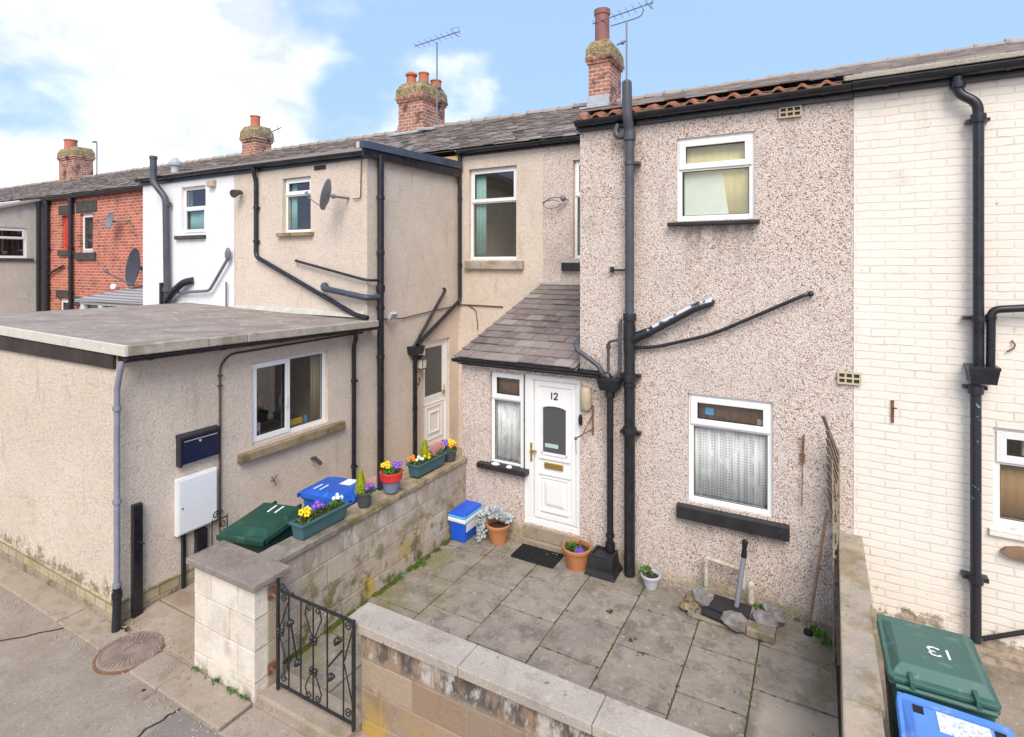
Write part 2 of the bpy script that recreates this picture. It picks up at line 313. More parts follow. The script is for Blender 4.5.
plain('field_stone', (.22, .20, .19), .9, .2, var=.4, vs_=9, obj=False, dirt=((.42, .38, .33), .58, .6))
plain('mossy_pipe', (.55, .52, .44), .7, .3, var=.12, vs_=8, obj=False, dirt=((.28, .24, .10), .50, .8))
plain('sign_label', (.80, .82, .80), .5, .3, var=.05, vs_=20, dirt=((.22, .25, .3), .60, .8))
plain('worn_label', (.70, .68, .62), .7, .2, var=.1, vs_=20, dirt=((.14, .3, .66), .52, .9))
plain('mint_label', (.45, .58, .53), .5, .3)
plain('number_black', (.01, .01, .01), .4, .4)
plain('number_white', (.82, .82, .80), .6, .3)
plain('lamp_glass', (.60, .56, .48), .3, .5, var=.1)
plain('aged_cream_plastic', (.48, .39, .27), .6, .3, var=.15, vs_=12)
plain('yellow_curtain', (.86, .74, .36), .9, .1, var=.1, vs_=4)
plain('pale_green_sheet', (.72, .76, .62), .9, .1, var=.06, vs_=4)
plain('teal_curtain', (.34, .55, .52), .9, .1, var=.1)
plain('brown_blind', (.42, .26, .13), .8, .2, var=.08)
plain('blind_cream', (.55, .46, .32), .8, .2, var=.05)
plain('room_wall', (.66, .62, .56), .9, .1, var=.1)
plain('room_brown', (.30, .19, .13), .9, .1, var=.3)
plain('room_dark', (.06, .055, .055), .9, .1, var=.3, vs_=3)
plain('room_object', (.04, .05, .05), .7, .3, var=.3)
plain('yellow_item', (.75, .52, .04), .6, .3)
plain('leaf_green', (.085, .19, .035), .7, .25, var=.4, vs_=40)
plain('leaf_dark', (.035, .075, .03), .7, .25, var=.4, vs_=40)
plain('leaf_lime', (.50, .55, .03), .7, .2, var=.25, vs_=40)
plain('leaf_silver', (.52, .56, .56), .8, .2, var=.15, vs_=30)
plain('heather_pink', (.60, .30, .27), .8, .2, var=.25, vs_=60)
plain('petal_yellow', (.85, .55, .01), .7, .2, var=.1)
plain('petal_orange', (.80, .22, .02), .7, .2, var=.1)
plain('petal_purple', (.16, .05, .50), .7, .2, var=.15)
plain('petal_white', (.8, .8, .74), .7, .2, var=.05)
plain('joint_dirt', (.085, .07, .035), .98, .1, var=.5, vs_=9, obj=False, dirt=((.10, .12, .02), .55, .9))
plain('moss', (.075, .09, .018), .98, .1, var=.5, vs_=20, obj=False)
# lace
t = NT('lace', .9, .1)
p = t.xyz()
a = t.math('SINE', t.math('MULTIPLY', t.math('ADD', p[0], p[2]), 95)); b = t.math('SINE', t.math('MULTIPLY', t.math('SUBTRACT', p[0], p[2]), 95))
m = t.rng(t.math('MULTIPLY', a, b), -.05, .25)
m = t.math('MAXIMUM', m, t.rng(t.noise(9, 3, .6, stretch=(1, 1, .5)), .52, .60, 0, .9))
fold = t.rng(t.noise(16, 2, .5, stretch=(1, 1, .04)), .52, .62, 0, .8)
t.col(t.mix(t.math('MAXIMUM', m, fold), (.62, .62, .64), (.94, .94, .93)))
# ribbed roofing of the lean-to
t = NT('ribbed_roofing', .6, .3)
p = t.xyz(); w = t.math('SINE', t.math('MULTIPLY', p[2], 110)); t.col(t.mix(t.rng(w, -.5, .8), (.20, .195, .20), (.42, .41, .42)))
# worn iron pipe with flaking white paint
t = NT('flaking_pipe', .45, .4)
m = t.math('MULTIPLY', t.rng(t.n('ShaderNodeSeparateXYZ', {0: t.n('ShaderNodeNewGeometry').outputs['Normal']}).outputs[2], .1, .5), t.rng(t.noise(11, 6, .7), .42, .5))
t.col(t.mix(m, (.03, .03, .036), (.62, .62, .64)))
# black pipe with turquoise paint chips
t = NT('chipped_pipe', .38, .5)
t.col(t.mix(t.math('MULTIPLY', t.rng(t.noise(19, 4, .6), .64, .66), t.rng(t.z(), -2.6, -1.7, 0, 1)), (.026, .025, .032), (.12, .38, .46)))
# window glass
def glass(name, tint, refl=.08):
    m = bpy.data.materials.new(name); m.use_nodes = True; n = m.node_tree; n.nodes.clear(); MATS[name] = m
    o = n.nodes.new('ShaderNodeOutputMaterial'); tr = n.nodes.new('ShaderNodeBsdfTransparent'); tr.inputs[0].default_value = (*tint, 1)
    g = n.nodes.new('ShaderNodeBsdfGlossy'); g.inputs['Roughness'].default_value = .015; g.inputs[0].default_value = (.9, .92, .95, 1)
    fr = n.nodes.new('ShaderNodeLayerWeight'); fr.inputs[0].default_value = .5
    pw = n.nodes.new('ShaderNodeMath'); pw.operation = 'POWER'; pw.inputs[1].default_value = 5; n.links.new(fr.outputs['Facing'], pw.inputs[0])
    ad = n.nodes.new('ShaderNodeMath'); ad.operation = 'MULTIPLY_ADD'; ad.inputs[1].default_value = .85; ad.inputs[2].default_value = refl; n.links.new(pw.outputs[0], ad.inputs[0])
    mx = n.nodes.new('ShaderNodeMixShader'); n.links.new(ad.outputs[0], mx.inputs[0]); n.links.new(tr.outputs[0], mx.inputs[1]); n.links.new(g.outputs[0], mx.inputs[2]); n.links.new(mx.outputs[0], o.inputs[0])
glass('window_glass', (.90, .91, .90), .10); glass('dim_glass', (.72, .73, .72), .13)
t = NT('frosted_glass', .35, .5); t.col((.085, .085, .085)); t.bump(t.noise(60, 3), .3, .003)
M = MATS

# ------------------------------------------------------------------ mesh builder
ORG = {}
class MB:
    def __init__(s): s.v = []; s.f = []; s.m = []; s.sm = []
    def add(s, vs_, fs, mi=0, sm=False):
        o = len(s.v); s.v += [tuple(map(float, p)) for p in vs_]
        for f in fs: s.f.append([o + i for i in f]); s.m.append(mi); s.sm.append(sm)
        return s
    def hexa(s, p, mi=0): # p: 4 bottom (ccw from above) + 4 top
        return s.add(p, [(3, 2, 1, 0), (4, 5, 6, 7), (0, 1, 5, 4), (1, 2, 6, 5), (2, 3, 7, 6), (3, 0, 4, 7)], mi)
    def box(s, x0, x1, y0, y1, z0, z1, mi=0):
        x0, x1 = min(x0, x1), max(x0, x1); y0, y1 = min(y0, y1), max(y0, y1); z0, z1 = min(z0, z1), max(z0, z1)
        return s.hexa([(x0, y0, z0), (x1, y0, z0), (x1, y1, z0), (x0, y1, z0), (x0, y0, z1), (x1, y0, z1), (x1, y1, z1), (x0, y1, z1)], mi)
    def obox(s, c, sz, rz=0, rx=0, ry=0, mi=0):
        mt = Matrix.Translation(c) @ Matrix.Rotation(rz, 4, 'Z') @ Matrix.Rotation(ry, 4, 'Y') @ Matrix.Rotation(rx, 4, 'X')
        a, b, h = (q / 2 for q in sz)
        return s.hexa([mt @ Vector(q) for q in ((-a, -b, -h), (a, -b, -h), (a, b, -h), (-a, b, -h), (-a, -b, h), (a, -b, h), (a, b, h), (-a, b, h))], mi)
    def bar(s, a, b, w, h, mi=0, up=(0, 0, 1)):
        a = Vector(a); b = Vector(b); d = (b - a); L = d.length; d.normalize(); u = Vector(up)
        if abs(d.dot(u)) > .95: u = Vector((0, 1, 0)) if abs(d.y) < .9 else Vector((1, 0, 0))
        x = d.cross(u).normalized() * (w / 2); z = x.cross(d).normalized() * (h / 2)
        return s.hexa([a - x - z, a + x - z, b + x - z, b - x - z, a - x + z, a + x + z, b + x + z, b - x + z], mi)
    def frust(s, x0, x1, y0, y1, z0, z1, dx, dy, mi=0):
        return s.hexa([(x0, y0, z0), (x1, y0, z0), (x1, y1, z0), (x0, y1, z0), (x0 + dx, y0 + dy, z1), (x1 - dx, y0 + dy, z1), (x1 - dx, y1 - dy, z1), (x0 + dx, y1 - dy, z1)], mi)
    def tube(s, path, r, seg=10, mi=0, caps=True, rads=None, closed=False):
        P = [Vector(p) for p in path]; n = len(P); rings = []
        up = None
        for i in range(n):
            if i == 0: d = P[1] - P[0]
            elif i == n - 1: d = P[-1] - P[-2]
            else: d = (P[i] - P[i - 1]).normalized() + (P[i + 1] - P[i]).normalized()
            if d.length < 1e-9: d = Vector((0, 0, 1))
            d.normalize()
            if up is None:
                up = Vector((0, 0, 1)) if abs(d.z) < .9 else Vector((1, 0, 0))
            x = d.cross(up).normalized(); y = x.cross(d).normalized(); up = y
            rr = rads[i] if rads else r
            rings.append([P[i] + (x * math.cos(2 * math.pi * k / seg) + y * math.sin(2 * math.pi * k / seg)) * rr for k in range(seg)])
        vs_ = [q for ring in rings for q in ring]; fs = []
        for i in range(n - 1):
            for k in range(seg):
                k2 = (k + 1) % seg; fs.append((i * seg + k, i * seg + k2, (i + 1) * seg + k2, (i + 1) * seg + k))
        s.add(vs_, fs, mi, True)
        if caps:
            s.add(rings[0], [tuple(range(seg))], mi); s.add(rings[-1], [tuple(reversed(range(seg)))], mi)
        return s
    def lathe(s, cx, cy, prof, seg=24, mi=0, smooth=True):
        vs_ = []; fs = []
        for r, z in prof:
            for k in range(seg):
                a = 2 * math.pi * k / seg; vs_.append((cx + r * math.cos(a), cy + r * math.sin(a), z))
        for i in range(len(prof) - 1):
            for k in range(seg):
                k2 = (k + 1) % seg; fs.append((i * seg + k, i * seg + k2, (i + 1) * seg + k2, (i + 1) * seg + k))
        return s.add(vs_, fs, mi, smooth)
    def ball(s, c, r, seg=10, sq=(1, 1, 1), mi=0, jit=0):
        vs_ = []; fs = []; rows = seg // 2 + 1
        rnd = random.Random(int(c[0] * 991 + c[1] * 77) & 0xffff)
        for i in range(rows + 1):
            th = math.pi * i / rows
            for k in range(seg):
                ph = 2 * math.pi * k / seg; q = 1 + (rnd.uniform(-jit, jit) if 0 < i < rows else 0)
                vs_.append((c[0] + r * sq[0] * math.sin(th) * math.cos(ph) * q, c[1] + r * sq[1] * math.sin(th) * math.sin(ph) * q, c[2] + r * sq[2] * math.cos(th) * q))
        for i in range(rows):
            for k in range(seg):
                k2 = (k + 1) % seg; fs.append((i * seg + k, (i + 1) * seg + k, (i + 1) * seg + k2, i * seg + k2))
        return s.add(vs_, fs, mi, True)
    def prism(s, poly, axis, a, b, mi=0):
        """poly of 2-D points extruded along axis from a to b"""
        def mk(p, w):
            return {'x': (w, p[0], p[1]), 'y': (p[0], w, p[1]), 'z': (p[0], p[1], w)}[axis]
        n = len(poly); vs_ = [mk(p, a) for p in poly] + [mk(p, b) for p in poly]
        return s.add(vs_, [tuple(reversed(range(n))), tuple(range(n, 2 * n))] + [(i, (i + 1) % n, n + (i + 1) % n, n + i) for i in range(n)], mi)
    def quad(s, a, b, c, d, mi=0): return s.add([a, b, c, d], [(0, 1, 2, 3)], mi)
    def build(s, name, mats, parent=None, bevel=0, origin=None, fix=True, smooth=None):
        if not isinstance(mats, (list, tuple)): mats = [mats]
        xs = [p[0] for p in s.v]; ys = [p[1] for p in s.v]; zs = [p[2] for p in s.v]
        og = origin or ((min(xs) + max(xs)) / 2, (min(ys) + max(ys)) / 2, min(zs))
        me = bpy.data.meshes.new(name); me.from_pydata([(p[0] - og[0], p[1] - og[1], p[2] - og[2]) for p in s.v], [], s.f)
        for mm in mats: me.materials.append(M[mm])
        me.polygons.foreach_set('material_index', s.m); me.polygons.foreach_set('use_smooth', [True if smooth else q for q in s.sm])
        if fix:
            import bmesh
            bm = bmesh.new(); bm.from_mesh(me); bmesh.ops.recalc_face_normals(bm, faces=bm.faces); bm.to_mesh(me); bm.free()
        me.update()
        if any(s.sm) or smooth: me.set_sharp_from_angle(angle=R(38))
        o = bpy.data.objects.new(name, me); col.objects.link(o)
        if parent:
            o.parent = parent; po = ORG[parent.name]; o.location = (og[0] - po[0], og[1] - po[1], og[2] - po[2])
        else: o.location = og
        ORG[o.name] = og
        if bevel:
            b = o.modifiers.new('bevel', 'BEVEL'); b.width = bevel; b.segments = 2; b.limit_method = 'ANGLE'; b.angle_limit = R(40)
        return o
def tag(o, label=None, cat=None, group=None, kind=None):
    if label: o['label'] = label
    if cat: o['category'] = cat
    if group: o['group'] = group
    if kind: o['kind'] = kind
    return o
def empty(name, loc, label, cat, group=None):
    o = bpy.data.objects.new(name, None); col.objects.link(o); o.location = loc; o.empty_display_size = .1; ORG[o.name] = tuple(loc)
    return tag(o, label, cat, group)
def struct(o): o['kind'] = 'structure'; return o
def rounded(path, rad=.06, n=4):
    P = [Vector(p) for p in path]; out = [P[0]]
    for i in range(1, len(P) - 1):
        a = (P[i - 1] - P[i]); b = (P[i + 1] - P[i]); ra = min(rad, a.length * .45, b.length * .45)
        p0 = P[i] + a.normalized() * ra; p1 = P[i] + b.normalized() * ra
        for k in range(n + 1):
            q = k / n; out.append(p0 * (1 - q) ** 2 + P[i] * 2 * q * (1 - q) + p1 * q * q)
    out.append(P[-1]); return out
def collar(mb, x, y, z, r, h=.05, mi=0, seg=14):
    mb.lathe(x, y, [(r * .7, z - h / 2), (r, z - h / 2), (r * 1.04, z), (r, z + h / 2), (r * .7, z + h / 2)], seg, mi)
class WallP:
    """a wall plane: u runs along the wall, n points out of it"""
    def __init__(s, ax, c): s.ax = ax; s.c = c
    def p(s, u, n, z): return (u, s.c - n, z) if s.ax == 'y' else (s.c + n, u, z)
    def box(s, mb, u0, u1, n0, n1, z0, z1, mi=0):
        a = s.p(u0, n0, z0); b = s.p(u1, n1, z1); return mb.box(a[0], b[0], a[1], b[1], a[2], b[2], mi)
    def quad(s, mb, pts, mi=0): return mb.add([s.p(*q) for q in pts], [tuple(range(len(pts)))], mi)
def wall_mesh(mb, W, u0, u1, z0, z1, holes=(), th=.25, mi=0):
    us = sorted({u0, u1, *[h[0] for h in holes], *[h[1] for h in holes]}); zs = sorted({z0, z1, *[h[2] for h in holes], *[h[3] for h in holes]})
    us = [u for u in us if u0 <= u <= u1]; zs = [z for z in zs if z0 <= z <= z1]
    def hole(a, b): return any(h[0] - 1e-6 <= a <= h[1] + 1e-6 and h[2] - 1e-6 <= b <= h[3] + 1e-6 for h in holes)
    for i in range(len(us) - 1):
        for j in range(len(zs) - 1):
            if hole((us[i] + us[i + 1]) / 2, (zs[j] + zs[j + 1]) / 2): continue
            for n in (0, -th):
                W.quad(mb, [(us[i], n, zs[j]), (us[i + 1], n, zs[j]), (us[i + 1], n, zs[j + 1]), (us[i], n, zs[j + 1])], mi)
    for (a, b, c, d) in list(holes) + [(u0, u1, z0, z1)]:
        for q in ([(a, 0, c), (b, 0, c), (b, -th, c), (a, -th, c)], [(a, 0, d), (b, 0, d), (b, -th, d), (a, -th, d)],
                  [(a, 0, c), (a, 0, d), (a, -th, d), (a, -th, c)], [(b, 0, c), (b, 0, d), (b, -th, d), (b, -th, c)]): W.quad(mb, q, mi)
def window(house, W, u0, u1, z0, z1, transom=None, mullion=None, openers=('top',), setb=.05, fr=.052, pane='window_glass', curtains=(), room='room_wall', fmat='upvc', roomd=1.3, items=(), label=None, fix=0, handle=None):
    f = MB(); d0, d1 = -setb - .06, -setb
    W.box(f, u0, u1, d0, d1, z0, z0 + fr); W.box(f, u0, u1, d0, d1, z1 - fr, z1); W.box(f, u0, u0 + fr, d0, d1 , z0 + fr, z1 - fr); W.box(f, u1 - fr, u1, d0, d1, z0 + fr, z1 - fr)
    cells = []
    b = .025
    if transom is not None:
        W.box(f, u0 + fr, u1 - fr, d0, d1, transom - b, transom + b)
        cells = [('top', u0 + fr, u1 - fr, transom + b, z1 - fr), ('low', u0 + fr, u1 - fr, z0 + fr, transom - b)]
    elif mullion is not None:
        W.box(f, mullion - b, mullion + b, d0, d1, z0 + fr, z1 - fr)
        cells = [('left', u0 + fr, mullion - b, z0 + fr, z1 - fr), ('right', mullion + b, u1 - fr, z0 + fr, z1 - fr)]
    else: cells = [('all', u0 + fr, u1 - fr, z0 + fr, z1 - fr)]
    p = MB(); g = MB()
    for k, a, c, e, h in cells:
        if k in openers:
            s_ = .045; o_ = .03
            aa, cc, ee, hh = a - o_, c + o_, e - o_ * .8, h + o_ * .8
            W.box(f, aa, cc, d1 + .002, d1 + .022, ee, e + s_); W.box(f, aa, cc, d1 + .002, d1 + .022, h - s_, hh); W.box(f, aa, a + s_, d1 + .002, d1 + .022, e + s_, h - s_); W.box(f, c - s_, cc, d1 + .002, d1 + .022, e + s_, h - s_)
            a, c, e, h = a + s_, c - s_, e + s_, h - s_
        W.quad(p, [(a, d0 + .033, e), (c, d0 + .033, e), (c, d0 + .033, h), (a, d0 + .033, h)])
        q = .007
        for r_ in ((a, c, e, e + q), (a, c, h - q, h), (a, a + q, e + q, h - q), (c - q, c, e + q, h - q)): W.box(g, r_[0], r_[1], d0 + .037, d0 + .045, r_[2], r_[3])
    w = f.build('window', fmat, house, bevel=.004)
    if label: w['label'] = label
    p.build('pane', pane, w); g.build('gasket', 'gasket', w)
    if handle:
        hmb = MB(); W.box(hmb, handle[0], handle[0] + .02, d1 + .02, d1 + .05, handle[1], handle[1] + .14); hmb.build('handle', 'upvc', w)
    for (kind, a, c, e, h) in curtains:
        cm = MB(); nn = max(6, int((c - a) / .012)); last = None
        for i in range(nn + 1):
            u = a + (c - a) * i / nn; n_ = -setb - .10 + .007 * math.sin(i * .9 + 1.3 * math.sin(i * .13)) + .006 * math.sin(i * .23)
            n_ = -setb - .085 + (n_ + setb + .10) * (.35 if kind in ('yellow_curtain', 'brown_blind', 'room_brown', 'brown_wood') else 1); cur = (W.p(u, n_, e), W.p(u, n_, h))
            if last: cm.add([last[0], cur[0], cur[1], last[1]], [(0, 1, 2, 3)], 0, True)
            last = cur
        o = cm.build('curtain', kind, w, fix=False); sm = o.modifiers.new('thick', 'SOLIDIFY'); sm.thickness = .004  # also makes the brown boards added behind two top panes
    for (kind, a, c, n0, n1, e, h) in items:
        im = MB(); W.box(im, a, c, n0, n1, e, h); im.build('ornament', kind, w, bevel=.01)
    if room:
        rm = MB(); e = .28; n0, n1 = -.252, -.25 - roomd
        A = (u0 - e, u1 + e, z0 - .5, z1 + .25)
        W.quad(rm, [(A[0], n1, A[2]), (A[1], n1, A[2]), (A[1], n1, A[3]), (A[0], n1, A[3])])
        for uu in A[:2]: W.quad(rm, [(uu, n0, A[2]), (uu, n1, A[2]), (uu, n1, A[3]), (uu, n0, A[3])])
        for zz_ in A[2:]: W.quad(rm, [(A[0], n0, zz_), (A[1], n0, zz_), (A[1], n1, zz_), (A[0], n1, zz_)])
        rm.build('room_lining', room, w, fix=False)
    return w
def sill(w, W, u0, u1, z0, z1, n1=.09, mat='dark_slate_sill', n0=-.08, bev=.008):
    s = MB(); W.box(s, u0, u1, n0, n1, z0, z1); return s.build('sill', mat, w, bevel=bev)
def slates(mb, x0, x1, y0, z0, y1, z1, w=.28, ex=.21, th=.017, seed=1, zo=lambda x: 0, skew=None, mi=0):
    rnd = random.Random(seed); L = math.hypot(y1 - y0, z1 - z0); dy, dz = (y1 - y0) / L, (z1 - z0) / L; ny, nz = -dz, dy
    rows = int(math.ceil(L / ex))
    for r in range(rows):
        s0 = r * ex; s1 = min(L, s0 + ex * 1.15); x = x0 - (w / 2 if r % 2 else 0) + rnd.uniform(-.02, .02)
        lo = x0 + (skew(s0) if skew else 0)
        while x < x1:
            ww = w * rnd.uniform(.88, 1.12); a, b = max(x, lo), min(x + ww - .005, x1); x += ww
            if b - a < .03: continue
            j = rnd.uniform(-.006, .006); t0 = th * rnd.uniform(1.4, 2.3)
            def P(xx, s_, h): return (xx, y0 + dy * s_ + ny * h, z0 + dz * s_ + nz * h + zo(xx))
            d = rnd.uniform(-.004, .004)
            mb.hexa([P(a, s0 + j, t0 - th), P(b, s0 + j + d, t0 - th), P(b, s1, -.004), P(a, s1, -.004), P(a, s0 + j, t0), P(b, s0 + j + d, t0), P(b, s1, .004), P(a, s1, .004)], mi)
ZO = lambda x: max(0, (-3 - x)) * .0048
def house_roof(house, x0, x1, ye, ze, seed, ex=.2, w=.27):
    yr, zr = 13.7, 4.16
    mb = MB(); slates(mb, x0, x1, ye, ze, yr, zr, w, ex, seed=seed, zo=lambda x: ZO(x))
    # deck below the slates and plain rear slope
    for xa, xb in ((x0, x1),):
        mb.add([(xa, ye, ze - .03 + ZO(xa)), (xb, ye, ze - .03 + ZO(xb)), (xb, yr, zr - .03 + ZO(xb)), (xa, yr, zr - .03 + ZO(xa)), (xb, 18.2, 2.2), (xa, 18.2, 2.2)], [(0, 1, 2, 3), (3, 2, 4, 5)], 0)
    r = mb.build('roof', 'roof_slate', house)
    rt = MB(); x = x0; rnd = random.Random(seed)
    while x < x1 - .05:
        xe = min(x + .46, x1); q = rnd.uniform(-.012, .012)
        prof = [(yr + .13 * math.cos(a), zr - .035 + .115 * math.sin(a)) for a in [math.pi * k / 6 for k in range(7)]]
        n = len(prof); z_ = ZO(x) + q
        vs_ = [(x, y, z + z_ + .012) for y, z in prof] + [(xe - .006, y, z + ZO(xe) + q) for y, z in prof]
        rt.add(vs_, [(i, i + 1, n + i + 1, n + i) for i in range(n - 1)] + [tuple(range(n)), tuple(range(n, 2 * n))], 0)
        rt.add([(x - .01, y * 1 + (.012 if y > yr else -.012), z + z_ + .020) for y, z in prof] + [(x + .04, y + (.012 if y > yr else -.012), z + z_ + .020) for y, z in prof], [(i, i + 1, n + i + 1, n + i) for i in range(n - 1)] + [tuple(range(n)), tuple(range(n, 2 * n))], 0)
        x = xe
    rt.build('ridge_tiles', 'ridge_tile', r)
    return r
def gutter(house, p0, p1, r=.058, mat='black_paint', nclips=0, board=None):
    mb = MB(); a = Vector(p0); b = Vector(p1); d = (b - a).normalized(); s = d.cross(Vector((0, 0, 1))).normalized()
    seg = 10; ring = lambda c, rr: [c + s * math.cos(math.pi + math.pi * k / seg) * rr + Vector((0, 0, 1)) * math.sin(math.pi + math.pi * k / seg) * rr for k in range(seg + 1)]
    A, B, C, D = ring(a, r), ring(b, r), ring(a, r - .006), ring(b, r - .006); n = seg + 1
    mb.add(A + B, [(i, i + 1, n + i + 1, n + i) for i in range(seg)], 0, True); mb.add(C + D, [(i, n + i, n + i + 1, i + 1) for i in range(seg)], 0, True)
    mb.add(A + C, [(i, i + 1, n + i + 1, n + i) for i in range(seg)]); mb.add(B + D, [(i, i + 1, n + i + 1, n + i) for i in range(seg)])
    for (u, v_) in ((A, C), (B, D)):
        mb.add(u, [tuple(range(n))])
    mb.bar(A[0], B[0], .012, .012); mb.bar(A[-1], B[-1], .012, .012)
    L = (b - a).length; k = max(1, int(L / .9))
    for i in range(k + 1):
        c = a + d * (L * (i + .3) / (k + .6)); R1 = ring(c - d * .02, r + .007); R2 = ring(c + d * .02, r + .007)
        mb.add(R1 + R2, [(i_, i_ + 1, n + i_ + 1, n + i_) for i_ in range(seg)], 0, True)
    return mb.build('gutter', mat, house, fix=False)
def downpipe(house, path, r=.036, mat='black_paint', rad=.07, collars=(), name='downpipe', seg=12):
    mb = MB(); mb.tube(rounded(path, rad), r, seg)
    for c in collars:
        x, y, z = c[:3]; collar(mb, x, y, z, r * 1.28, c[3] if len(c) > 3 else .05)
        mb.box(x - r * 1.9, x + r * 1.9, y - .008, y + .03, z - .012, z + .012)
    return mb.build(name, mat, house)
def stroke_digits(s, fn, h, w, th, lift):
    """digits as flat ribbons; fn maps (u, v, lift) to space"""
    mb = MB(); x = 0
    P = {'1': [[(.5, 0), (.5, 1)]], '2': [[(0, .78), (.12, .95), (.5, 1), (.88, .92), (.95, .72), (.75, .45), (.2, .15), (0, 0), (1, 0)]],
         '3': [[(0, .9), (.3, 1), (.75, .97), (.95, .78), (.8, .58), (.45, .52), (.8, .48), (1, .25), (.8, .04), (.35, 0), (0, .1)]]}
    for ch in s:
        for pl in P[ch]:
            pts = [(x + a * w * (.9 if ch != '1' else .5), b * h) for a, b in pl]
            for (a, b), (c, d) in zip(pts, pts[1:]):
                L = math.hypot(c - a, d - b); ux, uy = (c - a) / L, (d - b) / L; px, py = -uy * th / 2, ux * th / 2; a -= ux * th * .35; b -= uy * th * .35; c += ux * th * .35; d += uy * th * .35
                q = [(a + px, b + py), (c + px, d + py), (c - px, d - py), (a - px, b - py)]
                mb.hexa([fn(u, v, 0) for u, v in q] + [fn(u, v, lift) for u, v in q])
        x += w * (1.35 if ch != '1' else .95)
    return mb
F = WallP('y', 6.9); Mn = WallP('y', 9.75); E = WallP('x', -6.7); U = WallP('y', 7.02); EF = WallP('y', 3.19)

# ------------------------------------------------------------------ ground, road, paving
g = MB(); g.box(-400, 400, -400, 400, -4.6, -4.06); struct(g.build('ground', 'dirt_gravel'))
g = MB(); g.box(-120, 60, -3.5, 2.9, -4.055, -3.945); struct(g.build('road', 'asphalt'))
# darker relaid part of the road right of the tar seam, and seams
g = MB(); g.add([(-4.955, 2.86, -3.941), (-3.9, 2.86, -3.941), (1.5, 2.86, -3.941), (1.5, -.5, -3.941), (-4.62, -.5, -3.941), (-4.78, 1.6, -3.941)], [(0, 1, 2, 3, 4, 5)])
struct(g.build('road_patch', 'asphalt_dark'))
g = MB()
def seam(pts, w=.018, z=-3.937):
    rn = random.Random(len(pts)); out = []
    for a, b in zip(pts, pts[1:]):
        for k in range(8): t_ = k / 8; out.append((a[0] + (b[0] - a[0]) * t_ + rn.uniform(-.012, .012), a[1] + (b[1] - a[1]) * t_ + rn.uniform(-.012, .012)))
    pts = out + [pts[-1]]
    for a, b in zip(pts, pts[1:]):
        dx, dy = b[0] - a[0], b[1] - a[1]; L = math.hypot(dx, dy); px, py = -dy / L * w / 2, dx / L * w / 2
        g.add([(a[0] + px, a[1] + py, z), (b[0] + px, b[1] + py, z), (b[0] - px, b[1] - py, z), (a[0] - px, a[1] - py, z)], [(0, 1, 2, 3)])
seam([(-4.95, 2.86), (-4.98, 2.6), (-4.88, 2.2), (-4.80, 1.6), (-4.62, -.5)])
seam([(-7.15, 2.88), (-7.5, 2.45), (-7.86, 2.15), (-8.3, 1.6), (-8.9, .4)])
struct(g.build('road_seam', 'gasket'))
# pavement strip of kerb slabs
g = MB()
xs = [-20, -18.6, -17.2, -15.8, -14.4, -13.0, -11.6, -10.25, -8.75, -7.32, -6.42]
rnd = random.Random(3)
for a, b in zip(xs, xs[1:]):
    g.box(a + .008, b - .008, 2.89 + rnd.uniform(-.01, .01), 3.175, -4.05, -3.925 + rnd.uniform(-.006, .006))
for a, b in ((-5.83, -5.36), (-5.35, -4.42), (-4.4, -3.3), (-3.28, -2.1), (-2.08, -.9), (-.88, .4), (.42, 2)):
    g.box(a + .006, b - .006, 2.87 + rnd.uniform(-.01, .01), 3.2, -4.05, -3.915 + rnd.uniform(-.008, .008))
struct(g.build('pavement', 'kerb_stone', bevel=.012))
g = MB(); g.box(-6.45, -5.3, 2.91, 3.25, -4.05, -3.932); g.box(-4.42, 2.0, 3.19, 3.46, -4.05, -3.93); struct(g.build('pavement_mortar', 'passage_concrete'))
# passage
g = MB()
g.hexa([(-6.68, 3.24, -4.05), (-5.34, 3.24, -4.05), (-5.34, 3.62, -4.05), (-6.68, 3.62, -4.05), (-6.68, 3.24, -3.93), (-5.34, 3.24, -3.93), (-5.34, 3.62, -3.885), (-6.68, 3.62, -3.885)])
y = 3.64
for k in range(8):
    for a, b in ((-6.68, -6.0), (-5.98, -5.35), (-5.33, -4.86)):
        g.box(a, b, y, y + .75, -4.05, -3.885 + rnd.uniform(-.006, .006))
    y += .77
struct(g.build('passage_path', 'passage_concrete', bevel=.01))
# yard floor
g = MB()
cols = [(-4.58, -3.9, [3.5, 4.2, 4.9, 5.6, 6.3, 6.9]), (-3.9, -3.2, [3.5, 4.4, 5.10, 5.80, 6.5, 6.9]), (-3.2, -2.505, [3.5, 4.1, 4.8, 5.49, 6.15, 6.9]), (-2.505, -1.84, [3.5, 4.42, 5.09, 5.75, 6.42, 6.9]),
        (-1.84, -1.14, [3.5, 4.15, 4.83, 5.50, 6.2, 6.9]), (-1.14, -.53, [3.5, 4.5, 5.15, 5.86, 6.55, 6.9]), (-.53, .16, [3.5, 4.2, 4.86, 5.525, 6.2, 6.9])]
rnd = random.Random(11)
for a, b, ys in cols:
    for c, d in zip(ys, ys[1:]):
        if d > 6.85: d = 6.897
        h = [-3.9 + rnd.uniform(-.005, .005) for _ in range(4)]; j = .006
        n = 1
        g.hexa([(a + j, c + j, -3.96), (b - j, c + j, -3.96), (b - j, d - j, -3.96), (a + j, d - j, -3.96), (a + j, c + j, h[0]), (b - j, c + j, h[1]), (b - j, d - j, h[2]), (a + j, d - j, h[3])])
struct(g.build('yard_paving', 'flagstone', bevel=.005))
g = MB(); g.box(-4.59, .2, 3.5, 6.9, -4.05, -3.915); struct(g.build('paving_joints', 'joint_dirt'))
g = MB(); g.box(.36, 4.5, 3.3, 6.9, -4.05, -3.86); struct(g.build('neighbour_yard', 'dirt_gravel'))

